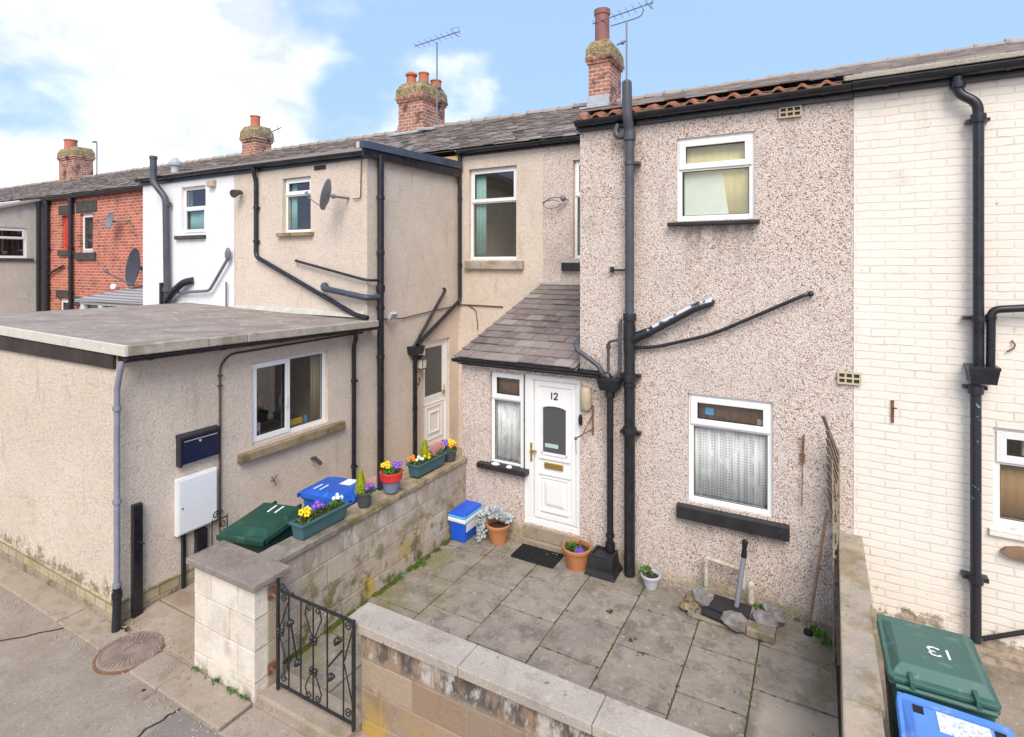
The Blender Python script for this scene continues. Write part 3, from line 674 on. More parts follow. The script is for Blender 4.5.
# ------------------------------------------------------------------ HOUSE 12 (pebbledash)
h12 = empty('terraced_house', (-2.2, 8.5, -3.9), 'pebbledashed terraced house with white door numbered 12 and slate porch roof', 'house', 'houses of the terrace')
mb = MB()
lw = (-1.38, -.445, -2.87, -1.56); uw = (-1.515, -.638, .53, 1.535)
pw = (-4.19, -3.63, -2.9, -1.55); dr = (-3.63, -2.78, -3.63, -1.54); nw = (-4.07, -3.35, .12, 1.98)
wall_mesh(mb, F, -2.78, .33, -4.0, 1.82, [lw, uw])
wall_mesh(mb, F, -4.68, -2.78, -4.0, -1.4, [pw, dr])
mb.box(-4.68, -4.46, 7.15, 9.75, -4.0, -1.45)            # porch side
mb.prism([(6.9, -1.46), (9.74, -1.46), (9.74, -.45)], 'x', -4.68, -4.46)
mb.box(-2.78, -2.54, 7.15, 12, -4.0, 1.82)              # side of the projecting bay
wall_mesh(mb, Mn, -4.70, -2.78, -.6, 2.40, [nw])
mb.box(-4.4, -3.64, 6.905, 7.1, -4.0, -2.905)
mb.build('wall', 'pebbledash', h12)
r12 = house_roof(h12, -4.68, -2.80, 9.58, 2.40, 31)
mb = MB(); slates(mb, -2.80, .33, 6.98, 2.035, 13.7, 4.16, .27, .2, seed=5)
mb.add([(-2.80, 6.85, 1.95), (.33, 6.85, 1.95), (.33, 13.7, 4.12), (-2.82, 13.7, 4.12), (.33, 18.2, 2.2), (-2.82, 18.2, 2.2)], [(0, 1, 2, 3), (3, 2, 4, 5)])
mb.prism([(6.95, 1.84), (9.6, 1.84), (9.6, 2.86), (6.95, 2.04)], 'x', -2.80, -2.70)
rb = mb.build('roof', 'roof_slate', h12)
rt = MB(); x = -2.82
while x < .3:
    prof = [(13.7 + .13 * math.cos(a), 4.125 + .115 * math.sin(a)) for a in [math.pi * k / 6 for k in range(7)]]; n = 7; xe = min(x + .46, .33); q = random.uniform(-.015, .015)
    rt.add([(x, a, b + q) for a, b in prof] + [(xe - .01, a, b + q * .3) for a, b in prof], [(i, i + 1, n + i + 1, n + i) for i in range(6)] + [tuple(range(7)), tuple(range(7, 14))])
    rt.add([(x - .01, a, b + .018 + q) for a, b in prof] + [(x + .05, a, b + .018 + q) for a, b in prof], [(i, i + 1, n + i + 1, n + i) for i in range(6)] + [tuple(range(7)), tuple(range(7, 14))]); x = xe
rt.build('ridge_tiles', 'ridge_tile', rb)
# pantile eaves course
mb = MB(); n = 156; x0, x1 = -2.80, .22; prev = None
for i in range(n + 1):
    x = x0 + (x1 - x0) * i / n; ph = (x - x0) / .235 * 2 * math.pi
    hh = .040 * (max(0, math.sin(ph)) ** 1.1) - .010 * max(0, -math.sin(ph))
    jj = .012 * math.sin(int((x - x0) / .235) * 2.3)
    cur = [(x, 6.74 + jj, 1.915 + hh), (x, 7.05, 2.01 + hh), (x, 6.74 + jj, 1.885 + hh)]
    if prev: mb.add([prev[0], cur[0], cur[1], prev[1]], [(0, 1, 2, 3)], 0, True); mb.add([prev[2], cur[2], cur[0], prev[0]], [(0, 1, 2, 3)], 0, True)
    prev = cur
mb.build('pantile_eaves', 'pantile', rb, fix=False)
gutter(h12, (-2.80, 6.79, 1.875), (.31, 6.79, 1.88), .062)
mb = MB(); mb.box(-2.79, .325, 6.855, 6.895, 1.755, 1.90); mb.box(-2.82, -2.785, 6.85, 9.6, 1.79, 1.93); mb.build('fascia', 'black_paint', h12, bevel=.004)
gutter(h12, (-4.68, 9.62, 2.375), (-2.87, 9.62, 2.365), .055)
mb = MB(); mb.box(-4.68, -2.84, 9.70, 9.745, 2.28, 2.40); mb.build('fascia', 'black_paint', h12)
# windows
w = window(h12, F, *uw, transom=1.155, setb=.03, fr=.06, curtains=[('yellow_curtain', -1.45, -.70, .55, 1.5), ], room='room_wall', fmat='upvc', label='upstairs window with yellow curtain and pale sheet')
cm = MB(); cm.add([F.p(-1.44, -.108, .60), F.p(-.93, -.108, .60), F.p(-1.0, -.108, 1.10), F.p(-1.44, -.108, 1.10)], [(0, 1, 2, 3)]); o = cm.build('pale_sheet', 'pale_green_sheet', w, fix=False); o.modifiers.new('t', 'SOLIDIFY').thickness = .004
sill(w, F, -1.61, -.58, .465, .512, .10, bev=.012)
w = window(h12, F, *lw, transom=-1.93, setb=.04, fr=.06, curtains=[('lace', -1.33, -.49, -2.82, -1.93), ('brown_wood', -1.33, -.49, -1.90, -1.60)], room='room_brown', pane='window_glass', roomd=1.8, label='ground floor window with white lace net curtain', items=[('sky_blue_plastic', -1.20, -1.10, -.115, -.105, -1.82, -1.73), ('blind_cream', -.62, -.55, -.12, -.105, -1.9, -1.80)])  # brown board added behind the top pane, since the room gets no light
sill(w, F, -1.50, -.275, -3.06, -2.905, .10, bev=.01)
w = window(h12, F, *pw, transom=-1.95, setb=.06, fr=.045, curtains=[('lace', -4.15, -3.67, -2.86, -1.96), ('brown_wood', -4.15, -3.67, -1.93, -1.58)], room='room_brown', roomd=.9, label='narrow porch window with lace net curtain')  # top pane backed by an added brown board standing for the unlit room
sill(w, F, -4.36, -3.56, -2.96, -2.885, .10)
mb = MB()
mb.ball((-4.05, 6.83, -2.865), .05, 8, (1.4, .8, .45), jit=.15); mb.ball((-3.83, 6.83, -2.868), .045, 8, (1, .8, .5), jit=.15)
mb.build('pebble', 'petal_white', w)
w = window(h12, Mn, *nw, transom=1.3, setb=.08, pane='window_glass'); sill(w, Mn, -4.28, -3.2, -.12, .035, .09)
# door with its white surround
d = MB()
F.box(d, -3.70, -3.56, -.10, -.03, -4.0 + .1, -1.545); F.box(d, -3.56, -3.495, -.11, -.025, -3.56, -1.61); F.box(d, -2.845, -2.782, -.11, -.025, -3.56, -1.61)
F.box(d, -3.56, -2.782, -.11, -.025, -1.61, -1.545); F.box(d, -3.56, -2.782, -.12, -.02, -3.63, -3.56)
door = d.build('door', 'upvc', h12, bevel=.006); door['label'] = 'white panelled front door with number 12 and brass letterbox'
lf = MB()
def ring(mb_, W, u0, u1, z0, z1, wd_, n0, n1, mi=0):
    W.box(mb_, u0, u1, n0, n1, z0, z0 + wd_, mi); W.box(mb_, u0, u1, n0, n1, z1 - wd_, z1, mi); W.box(mb_, u0, u0 + wd_, n0, n1, z0 + wd_, z1 - wd_, mi); W.box(mb_, u1 - wd_, u1, n0, n1, z0 + wd_, z1 - wd_, mi)
F.box(lf, -3.49, -2.85, -.095, -.055, -3.55, -1.615)
ring(lf, F, -3.47, -2.87, -3.53, -1.64, .055, -.0545, -.04)
F.box(lf, -3.40, -2.94, -.0545, -.03, -2.70, -2.665); F.box(lf, -3.40, -2.94, -.0545, -.03, -2.92, -2.895)
ring(lf, F, -3.37, -2.97, -3.40, -2.95, .02, -.0545, -.04)
fr_ = [F.p(*q) for q in ((-3.34, -.0545, -3.37), (-3.0, -.0545, -3.37), (-3.0, -.0545, -2.98), (-3.34, -.0545, -2.98), (-3.29, -.035, -3.31), (-3.05, -.035, -3.31), (-3.05, -.035, -3.04), (-3.29, -.035, -3.04))]
lf.add(fr_, [(4, 5, 6, 7), (0, 1, 5, 4), (1, 2, 6, 5), (2, 3, 7, 6), (3, 0, 4, 7)])
F.box(lf, -3.38, -2.96, -.0545, -.028, -3.43, -3.40)
leaf = lf.build('door_leaf', 'upvc', door, bevel=.004)
gp = MB(); arch = [(-3.365, -2.62), (-2.985, -2.62), (-2.985, -1.995)] + [(-3.175 + .19 * math.cos(a), -1.995 + .055 * math.sin(a)) for a in [math.pi * k / 8 for k in range(1, 8)]] + [(-3.365, -1.995)]
gp.prism([(a, b) for a, b in arch], 'y', 6.9 + .0535, 6.9 + .048); gp.build('glass_panel', 'frosted_glass', door)
am = MB()
for i in range(len(arch)):
    a, b = arch[i], arch[(i + 1) % len(arch)]; am.bar((a[0], 6.9 + .042, a[1]), (b[0], 6.9 + .042, b[1]), .03, .026, up=(0, 1, 0))
am.build('glass_moulding', 'upvc', door)
mb = MB(); F.box(mb, -3.32, -3.12, -.047, -.045, -2.535, -2.48); mb.build('sticker', 'mint_label', door)
mb = MB(); F.box(mb, -3.325, -3.045, -.0545, -.03, -2.825, -2.745); mb.build('letterbox', 'brass', door, bevel=.005)
mb = MB(); F.box(mb, -3.535, -3.505, -.03, -.012, -2.76, -2.5); F.box(mb, -3.53, -3.43, -.012, .02, -2.615, -2.59); mb.build('handle', 'brass', door, bevel=.004)
mb = stroke_digits('12', lambda u, v, l: F.p(-3.235 + u, -.054 + l, -1.86 + v), .085, .055, .015, .006); mb.build('number', 'number_black', door)
mb = MB(); F.box(mb, -3.63, -2.79, -.14, -.1205, -3.63, -1.55); mb.build('door_backing', 'room_dark', door)
mb = MB(); mb.box(-3.62, -2.76, 6.82, 6.898, -3.96, -3.82); mb.box(-3.60, -2.77, 6.865, 6.897, -3.82, -3.64); mb.build('doorstep', 'step_stone', h12, bevel=.012)
# porch roof
mb = MB(); a0, b0 = (6.74, -1.37), (9.74, -.38)
slates(mb, -4.72, -2.785, a0[0], a0[1], b0[0], b0[1], .27, .235, .014, seed=9)
mb.add([(-4.70, 6.78, -1.40), (-2.785, 6.78, -1.40), (-2.785, 9.74, -.42), (-4.70, 9.74, -.42)], [(0, 1, 2, 3)])
pr = mb.build('porch_roof', 'porch_slate', h12)
mb = MB(); mb.box(-4.76, -2.785, 9.66, 9.745, -.385, -.345)
mb.prism([(6.85, -1.40), (9.74, -.435), (9.74, -.55), (6.85, -1.49)], 'x', -4.73, -4.68)
mb.build('flashing', 'mortar_flashing', pr)
mb = MB(); mb.box(-4.70, -2.5, 6.86, 6.897, -1.49, -1.39); mb.build('fascia', 'black_paint', h12)
gutter(h12, (-4.76, 6.79, -1.395), (-2.42, 6.79, -1.40), .055)
for (u0, u1, z0, z1, mat) in ((-.375, -.165, 1.64, 1.755, 'blind_cream'), (.19, .39, -1.27, -1.15, 'blind_cream')):
    mb = MB(); F.box(mb, u0, u1, .002, .02, z0, z1); v_ = mb.build('vent', 'dark_fascia', h12)
    mb = MB(); cw = (u1 - u0) / 3
    for i in range(4): F.box(mb, u0 + cw * i - .009, u0 + cw * i + .009, .0205, .032, z0 - .006, z1 + .006)
    for zz_ in (z0 + .004, (z0 + z1) / 2, z1 - .004): F.box(mb, u0 - .009, u1 + .009, .0205, .0335, zz_ - .009, zz_ + .009)
    mb.build('vent_grille', mat, v_)
# big soil pipe
mb = MB(); X, Y = -2.07, 6.79
mb.tube([(X, Y, -.62), (X, Y, 1.66)], .056, 16); mb.tube(rounded([(X, Y, 1.60), (X - .005, Y - .03, 1.74), (X - .01, Y - .07, 1.86), (X - .015, Y - .07, 2.25)], .08), .062, 16)
mb.ball((X - .015, Y - .07, 2.26), .062, 14, (1, 1, .7)); collar(mb, X, Y, 1.62, .075, .12); collar(mb, X, Y, 1.27, .066, .04); mb.box(X - .02, X + .12, Y - .02, Y + .1, 1.255, 1.285)
mb.tube(rounded([(X - .16, Y + .02, 1.78), (X - .19, Y, 1.68), (X - .14, Y - .01, 1.60), (X - .02, Y, 1.64)], .05), .035, 10)
sp = mb.build('soil_pipe', 'dark_grey_plastic', h12); sp['label'] = 'tall grey soil pipe running above the eaves'
mb = MB(); mb.tube([(X, Y, -3.90), (X, Y, -.62)], .068, 16)
for z, r_, h_ in ((-.66, .082, .09), (-1.42, .085, .1), (-1.52, .078, .04), (-2.09, .088, .09), (-.93, .074, .35)): collar(mb, X, Y, z, r_, h_)
for z in (-1.40, -2.12): mb.box(X - .13, X + .13, Y + .02, Y + .09, z - .02, z + .02)
mb.tube(rounded([(X, Y, -.98), (X + .10, Y - .01, -.90), (X + .24, Y, -.84)], .05), .062, 14)
mb.build('cast_iron_joint', 'black_iron', sp)
mb = MB(); mb.tube(rounded([(X + .2, Y, -.86), (-1.26, Y, -.50), (-1.12, 6.85, -.45), (-1.12, 6.9, -.44)], .08), .054, 14); mb.build('branch_pipe', 'flaking_pipe', sp)
mb = MB(); mb.tube(rounded([(X + .06, 6.84, -1.05), (-1.75, 6.84, -1.02), (-1.1, 6.84, -.83), (-.12, 6.84, -.33), (-.06, 6.88, -.31)], .2), .021, 8); mb.ball((-.07, 6.85, -.32), .035, 8); mb.build('waste_pipe', 'black_paint', sp)
mb = MB(); F.box(mb, -2.34, -2.14, .03, .05, -.085, -.06); mb.lathe(-2.32, 6.85, [(0, -.1), (.03, -.1), (.03, -.03), (0, -.03)], 8); mb.build('bracket', 'black_iron', sp)
# rainwater pipe, hopper
mb = MB(); X, Y = -2.325, 6.79
mb.tube([(X, Y, -3.67), (X, Y, -1.62)], .042, 12)
mb.frust(X - .11, X + .11, Y - .09, Y + .09, -1.60, -1.47, -.03, -.02); mb.box(X - .15, X + .15, Y - .115, Y + .1, -1.47, -1.445)
collar(mb, X, Y, -1.65, .062, .1); collar(mb, X, Y, -3.60, .062, .09); collar(mb, X, Y, -3.46, .055, .03)
mb.tube(rounded([(X - .12, Y, -1.43), (X - .02, Y, -1.43), (X - .02, Y, -1.55)], .06), .055, 10)
dp = mb.build('downpipe', 'black_iron', h12)
mb = MB(); mb.tube(rounded([(-2.80, 7.25, -.83), (-2.82, 6.86, -1.05), (-2.79, 6.80, -1.12), (-2.47, 6.78, -1.31), (-2.43, 6.78, -1.40)], .06), .033, 10); mb.build('porch_overflow_pipe', 'dark_grey_plastic', dp)
mb = MB(); mb.tube(rounded([(X - .02, 6.78, -1.42), (X - .02, 6.78, -.99), (X + .10, 6.78, -.96)], .04), .018, 8)
mb.tube(rounded([(-2.19, 6.82, -.70), (-2.20, 6.80, -.76), (-2.20, 6.80, -1.36), (-2.27, 6.79, -1.44)], .04), .022, 8); collar(mb, X - .02, 6.78, -1.05, .028, .06); mb.build('waste_pipe', 'dark_grey_plastic', dp)
gb = MB()
gb.frust(-2.58, -2.18, 6.52, 6.885, -3.895, -3.83, .03, .02); gb.box(-2.55, -2.21, 6.55, 6.86, -3.83, -3.815)
gb.frust(-2.54, -2.22, 6.57, 6.85, -3.815, -3.68, .015, .01)
gb.box(-2.525, -2.235, 6.58, 6.605, -3.68, -3.65); gb.box(-2.525, -2.235, 6.82, 6.84, -3.68, -3.65); gb.box(-2.525, -2.50, 6.606, 6.819, -3.68, -3.65); gb.box(-2.26, -2.235, 6.606, 6.819, -3.68, -3.65)
tag(gb.build('gully_box', 'dark_slate_sill', bevel=.012), 'black stepped gully box on the flags at the foot of the thin iron downpipe', 'gully box')
tag(MB().lathe(-2.685, 6.875, [(0, -1.93), (.055, -1.92), (.078, -1.88), (.08, -1.66), (.06, -1.62), (0, -1.615)], 14).build('wall_lamp', 'aged_cream_plastic'), 'cream plastic bulkhead lamp on the pebbledash just right of door 12', 'wall lamp')
# hanging basket bracket
mb = MB(); mb.box(-2.60, -2.585, 6.87, 6.893, -2.24, -1.86); mb.tube([(-2.593, 6.87, -1.98), (-2.68, 6.72, -2.22), (-2.74, 6.66, -2.25)], .008, 6); mb.tube([(-2.593, 6.87, -2.16), (-2.74, 6.66, -2.25)], .008, 6); mb.ball((-2.74, 6.65, -2.25), .022, 8); mb.tube([(-2.74, 6.65, -2.25), (-2.735, 6.65, -2.45)], .004, 6)
tag(mb.build('basket_bracket', 'rusty_iron'), 'rusty hanging basket bracket without a basket beside the white door', 'bracket')
mb = MB(); mb.lathe(-2.765, 6.875, [(0, -2.14), (.025, -2.13), (.03, -2.05), (.02, -2.0), (0, -2.0)], 10); tag(mb.build('key_safe', 'black_paint'), 'small black knob fixed to the right edge of the white door frame', 'key safe')
mb = MB(); mb.tube([(-.14, 6.86, -1.88), (-.145, 6.86, -2.12)], .012, 8); mb.box(-.165, -.125, 6.85, 6.88, -2.18, -2.08); mb.tube([(-.15, 6.86, -2.15), (-.155, 6.86, -2.66)], .006, 6)
tag(mb.build('wind_chime', 'rusty_iron'), 'thin rusty hanging rod on the pebbledash right of the lower window', 'wind chime')
# chimneys
def chimney(house, x0, x1, y0, y1, z0, z1, pots, capm='mossy_cap', seed=1):
    mb = MB(); mb.box(x0, x1, y0, y1, z0, z1 - .58)
    mb.box(x0 - .04, x1 + .04, y0 - .04, y1 + .04, z1 - .58, z1 - .50); mb.box(x0 - .075, x1 + .075, y0 - .075, y1 + .075, z1 - .50, z1 - .42)
    mb.box(x0 - .02, x1 + .02, y0 - .02, y1 + .02, z0, z0 + .42)
    c = mb.build('chimney', 'chimney_brick', house)
    cp = MB(); cp.frust(x0 - .065, x1 + .065, y0 - .065, y1 + .065, z1 - .42, z1 - .2, .01, .01); cp.frust(x0 - .055, x1 + .055, y0 - .055, y1 + .055, z1 - .2, z1 + .01, .10, .10); cp.build('chimney_cap', capm, c, bevel=.012)
    for (px, py, r, h, mt, st) in pots:
        p = MB(); zb = z1 - .03
        if st == 'roll': prof = [(r, zb), (r * .98, zb + h * .82), (r * 1.1, zb + h * .84), (r * 1.12, zb + h * .98), (r * .9, zb + h), (r * .85, zb + h * .6)]
        elif st == 'cowl': prof = [(r, zb), (r * .9, zb + h * .72), (r * 1.2, zb + h * .74), (r * 1.22, zb + h * .86), (r * .7, zb + h), (0, zb + h)]
        else: prof = [(r * 1.05, zb), (r, zb + h * .3), (r, zb + h * .9), (r * 1.12, zb + h * .92), (r * 1.12, zb + h), (r * .85, zb + h), (r * .85, zb + h * .5)]
        p.lathe(px, py, prof, 16); p.build('chimney_pot', mt, c)
    return c
c = chimney(h12, -5.05, -4.50, 13.1, 14.0, 3.8, 5.60, [(-4.80, 13.4, .185, .90, 'purple_clay', 'roll')])
mb = MB(); mb.box(-5.06, -4.49, 13.0, 13.08, 3.95, 4.20); mb.box(-5.2, -4.45, 12.85, 13.02, 3.86, 3.90); mb.build('flashing', 'lead', c)

# ------------------------------------------------------------------ HOUSE 11 (beige render)
h11 = empty('terraced_house', (-8.2, 8.0, -3.9), 'beige rendered terraced house with flat roofed extension and two storey outrigger', 'house', 'houses of the terrace')
mw = (-6.44, -5.29, .10, 2.0); ew = (4.84, 6.165, -2.46, -1.33); edr = (8.55, 9.42, -3.65, -1.51); uew = (-8.83, -8.07, .60, 1.615)
mb = MB()
wall_mesh(mb, Mn, -6.7, -4.703, -4.0, 2.40, [mw])
wall_mesh(mb, E, 7.03, 9.75, -4.0, 1.93, [edr], th=.22)
wall_mesh(mb, U, -10.28, -6.7015, -1.1, 1.90, [uew])
mb.box(-10.28, -10.1, 7.28, 9.7, -1, 1.9)
mb.prism([(-6.72, 1.93), (-6.93, 1.93), (-6.93, 2.1), (-6.72, 2.1)], 'y', 7.0, 9.7)
mb.build('wall', 'beige_render', h11)
mb = MB()
wall_mesh(mb, E, 3.20, 7.029, -4.0, -1.0, [ew], th=.22)
mb.build('wall', 'beige_render', h11)
mb = MB(); wall_mesh(mb, EF, -11.75, -6.7012, -3.7, -.98, []); mb.build('wall', 'beige_render_front', h11)
mb = MB(); mb.box(-11.78, -6.69, 3.172, 3.3, -3.84, -3.70); mb.box(-6.80, -6.688, 3.3, 6.6, -3.84, -3.70); mb.build('plinth', 'plinth_brick', h11, bevel=.006)
mb = MB(); x = -11.8
rnd = random.Random(5)
while x < -6.72:
    xe = min(x + rnd.uniform(.35, .6), -6.69); mb.box(x + .004, xe - .004, 3.165, 3.35, -4.05, -3.845); x = xe
y = 3.36
while y < 6.8: mb.box(-6.85, -6.683, y, y + .42, -4.05, -3.845); y += .43
mb.build('footing', 'step_stone', h11, bevel=.008)
# recessed surround of ext window, pale quoin strip handled by render; roof slab
def rz_(x, y): return -.876 + (x + 6.42) * -.0132 - (y - 3.15) * .016 * max(0, 1 + (x + 6.42) / 4.5)
def slab(mb, x0, x1, y0, y1, t0, t1):
    P = [(x0, y0), (x1, y0), (x1, y1), (x0, y1)]
    mb.hexa([(a, b, rz_(a, b) + t0) for a, b in P] + [(a, b, rz_(a, b) + t1) for a, b in P])
mb = MB(); slab(mb, -11.85, -6.445, 3.16, 7.015, -.11, -.012); fr = mb.build('flat_roof', 'roof_concrete', h11, bevel=.006)
mb = MB(); slab(mb, -11.87, -6.42, 3.135, 3.175, -.105, .012); mb.build('roof_kerb', 'white_fascia_stone', fr, bevel=.006)
mb = MB(); y = 3.18; rnd = random.Random(2)
while y < 7.0:
    ye = min(y + rnd.uniform(.5, .9), 7.015); q = rnd.uniform(-.006, .006); slab(mb, -6.50, -6.42 + q, y, ye - .004, -.105, .006 + q); y = ye
mb.build('roof_kerb', 'roof_edge_stone', fr, bevel=.012)
mb = MB(); mb.prism([(6.93, -.90), (7.017, -.90), (7.017, -.80)], 'x', -10.2, -6.75); mb.build('flashing', 'mortar_flashing', fr)
mb = MB(); mb.box(-11.8, -6.705, 3.155, 3.187, -1.14, -.955); mb.box(-6.697, -6.54, 3.2, 7.0, -1.06, -1.0); mb.build('fascia', 'dark_fascia', h11)
gutter(h11, (-6.49, 3.17, -1.005), (-6.49, 7.1, -1.045), .052)
w = window(h11, E, *ew, mullion=5.48, openers=('left',), setb=.06, fr=.055, pane='dim_glass', room='room_wall', roomd=2.2, handle=(5.40, -2.05), label='wide two pane ground floor window with plants inside',
           curtains=[('blind_cream', 5.95, 6.12, -2.4, -1.36)],
           items=[('yellow_item', 5.58, 5.80, -.18, -.14, -2.40, -2.31), ('sky_blue_plastic', 5.84, 5.90, -.18, -.15, -2.40, -2.30), ('white_plastic', 4.92, 5.08, -.20, -.15, -2.40, -2.22), ('red_plastic', 4.95, 5.06, -.148, -.146, -2.38, -2.33), ('room_dark', 5.0, 5.3, -.75, -.4, -2.3, -1.9), ('room_dark', 5.6, 5.9, -.9, -.6, -2.3, -1.55), ('yellow_item', 4.97, 5.04, -.30, -.26, -1.99, -1.94)])
s = sill(w, E, 4.62, 6.45, -2.625, -2.505, .09, 'sandstone_sill', bev=.014)
mb = MB(); E.box(mb, 6.17, 6.31, .002, .012, -2.50, -1.25); 
w = window(h11, Mn, *mw, transom=1.30, setb=.09, fr=.06, curtains=[('teal_curtain', -6.36, -6.12, .2, 1.95)], room='room_wall', roomd=2.2, label='tall upstairs window with pale teal curtain')
sill(w, Mn, -6.50, -5.12, -.10, .075, .09, 'roof_edge_stone', bev=.014)
w = window(h11, U, *uew, transom=1.30, setb=.08, fr=.05, room='room_wall', roomd=1.5, curtains=[('teal_curtain', -8.78, -8.62, .62, 1.55)]); sill(w, U, -8.92, -7.98, .52, .59, .08, 'sandstone_sill')
# door in the side
d = MB(); fr0 = .07
E.box(d, 8.55, 9.42, -.12, -.05, -1.58, -1.512); E.box(d, 8.55, 8.62, -.12, -.05, -3.65, -1.58); E.box(d, 9.35, 9.42, -.12, -.05, -3.65, -1.58)
ed = d.build('door', 'upvc', h11, bevel=.005); ed['label'] = 'white half glazed side door with brass handle'
d = MB(); E.box(d, 8.62, 9.35, -.11, -.075, -3.62, -2.70); ring(d, E, 8.62, 9.35, -2.70, -1.58, .08, -.11, -.075)
ring(d, E, 8.72, 9.25, -3.5, -2.83, .03, -.0745, -.06); ring(d, E, 8.82, 9.15, -3.38, -2.95, .03, -.0745, -.055); ring(d, E, 8.64, 9.33, -2.80, -1.60, .03, -.0745, -.062)
d.build('door_leaf', 'upvc', ed, bevel=.004)
d = MB(); E.box(d, 8.70, 9.27, -.10, -.09, -2.62, -1.66); d.build('pane', 'frosted_glass', ed)
d = MB(); E.box(d, 9.30, 9.325, -.07, -.055, -2.72, -2.48); E.box(d, 9.20, 9.32, -.055, -.03, -2.60, -2.58); d.build('handle', 'brass', ed)
d = MB(); E.box(d, 8.56, 9.41, -.16, -.125, -3.65, -1.52); d.build('door_backing', 'room_dark', ed)
# outrigger roof and gutters
mb = MB(); mb.hexa([(-10.28, 6.95, 1.93), (-6.62, 6.95, 1.93), (-6.62, 9.7, 2.08), (-10.28, 9.7, 2.14), (-10.28, 6.95, 1.99), (-6.62, 6.95, 1.99), (-6.62, 9.7, 2.14), (-10.28, 9.7, 2.2)])
mb.build('outrigger_roof', 'roof_slate', h11)
mb = MB(); mb.hexa([(-6.645, 6.84, 1.80), (-6.60, 6.84, 1.80), (-6.60, 9.70, 1.84), (-6.645, 9.70, 1.84), (-6.645, 6.84, 1.93), (-6.60, 6.84, 1.93), (-6.60, 9.70, 2.0), (-6.645, 9.70, 2.0)])
mb.build('fascia', 'black_paint', h11)
mb = MB(); mb.hexa([(-6.66, 6.80, 1.935), (-6.555, 6.80, 1.935), (-6.555, 9.70, 2.01), (-6.66, 9.70, 2.01), (-6.66, 6.80, 2.055), (-6.575, 6.80, 2.055), (-6.575, 9.70, 2.17), (-6.66, 9.70, 2.17)])
mb.build('verge_trim', 'dark_blue_plastic', h11)
mb = MB(); mb.box(-7.3, -6.66, 9.66, 9.72, 2.18, 2.30); mb.build('soffit_board', 'raw_timber', h11)
gutter(h11, (-10.27, 6.93, 1.93), (-6.66, 6.93, 1.90), .062)
mb = MB(); mb.box(-10.27, -6.68, 6.985, 7.015, 1.80, 1.94); mb.build('fascia', 'black_paint', h11)
gutter(h11, (-6.66, 9.62, 2.365), (-4.70, 9.62, 2.375), .055)
mb = MB(); mb.box(-6.68, -4.70, 9.70, 9.745, 2.28, 2.40); mb.build('fascia', 'black_paint', h11)
house_roof(h11, -10.28, -4.70, 9.58, 2.40, 3)
mb = MB(); U.box(mb, -7.97, -7.68, .002, .012, 1.70, 1.78); mb.build('vent', 'dark_fascia', h11)
# pipes of 11
mb = MB(); X, Y = -6.615, 7.26
mb.tube([(X, Y, -3.9), (X, Y, 1.86)], .058, 14); mb.ball((X, Y, 1.87), .05, 10)
for z in (1.15, .2, -.75, -1.6): collar(mb, X, Y, z, .07, .06)
for z in (-.42,): collar(mb, X, Y, z, .075, .12)
s11 = mb.build('soil_pipe', 'black_paint', h11)
mb = MB(); mb.tube(rounded([(-7.66, 7.0, -.40), (-7.62, 6.9, -.42), (-7.5, 6.88, -.43), (-6.62, 6.93, -.56), (-6.61, 7.2, -.56)], .08), .052, 12); mb.ball((-7.66, 6.97, -.39), .075, 10); collar(mb, -7.0, 6.9, -.5, .06, .06); mb.build('branch_pipe', 'dark_blue_plastic', s11)
mb = MB(); mb.tube(rounded([(-8.42, 7.0, .075), (-8.39, 6.95, .07), (-6.72, 6.94, -.25), (-6.62, 7.0, -.27), (-6.615, 7.2, -.27)], .05), .024, 8); mb.build('waste_pipe', 'black_paint', s11)
downpipe(h11, [(-9.53, 6.9, 1.88), (-9.53, 6.93, 1.75), (-9.53, 6.97, 1.6), (-9.53, 6.97, .15), (-6.90, 6.95, -.86), (-6.62, 6.95, -.90)], .042, 'black_paint', .1, [(-9.53, 6.97, 1.1), (-9.53, 6.97, .45)])
downpipe(h11, [(-6.50, 6.56, -1.05), (-6.50, 6.56, -1.20), (-6.645, 6.66, -1.34), (-6.645, 6.66, -3.6)], .036, 'black_paint', .05, [(-6.645, 6.66, -1.9), (-6.645, 6.66, -3.3)])
mb = MB(); mb.tube(rounded([(-6.63, 9.70, 2.33), (-6.63, 9.70, -.76), (-6.63, 8.28, -1.52)], .08), .04, 10); mb.tube(rounded([(-6.69, 9.2, -.49), (-6.64, 9.19, -.52), (-6.64, 8.19, -1.55)], .03), .03, 10)
for z in (1.4, 0): collar(mb, -6.63, 9.70, z, .05, .04)
mb.frust(-6.70, -6.52, 8.08, 8.32, -1.68, -1.56, -.02, -.02); mb.box(-6.698, -6.5, 8.06, 8.34, -1.56, -1.53)
mb.tube([(-6.62, 8.2, -1.66), (-6.62, 8.2, -3.88)], .042, 12); collar(mb, -6.62, 8.2, -1.74, .055, .1); collar(mb, -6.62, 8.2, -2.7, .05, .05)
mb.build('downpipe', 'black_paint', h11)
# grey corner downpipe
mb = MB(); X, Y = -6.60, 3.145
mb.tube(rounded([(-6.53, 3.16, -1.04), (-6.53, 3.15, -1.10), (X, Y, -1.34), (X, Y, -3.5)], .03), .030, 10)
for z in (-1.55, -2.55, -3.45): collar(mb, X, Y, z, .042, .045)
gd = mb.build('downpipe', 'pale_grey_plastic', h11)
mb = MB(); mb.tube(rounded([(X, Y, -3.48), (X, Y, -3.7), (X + .02, Y - .02, -3.93)], .06), .042, 10); collar(mb, X, Y, -3.56, .05, .06); mb.build('shoe', 'black_iron', gd)
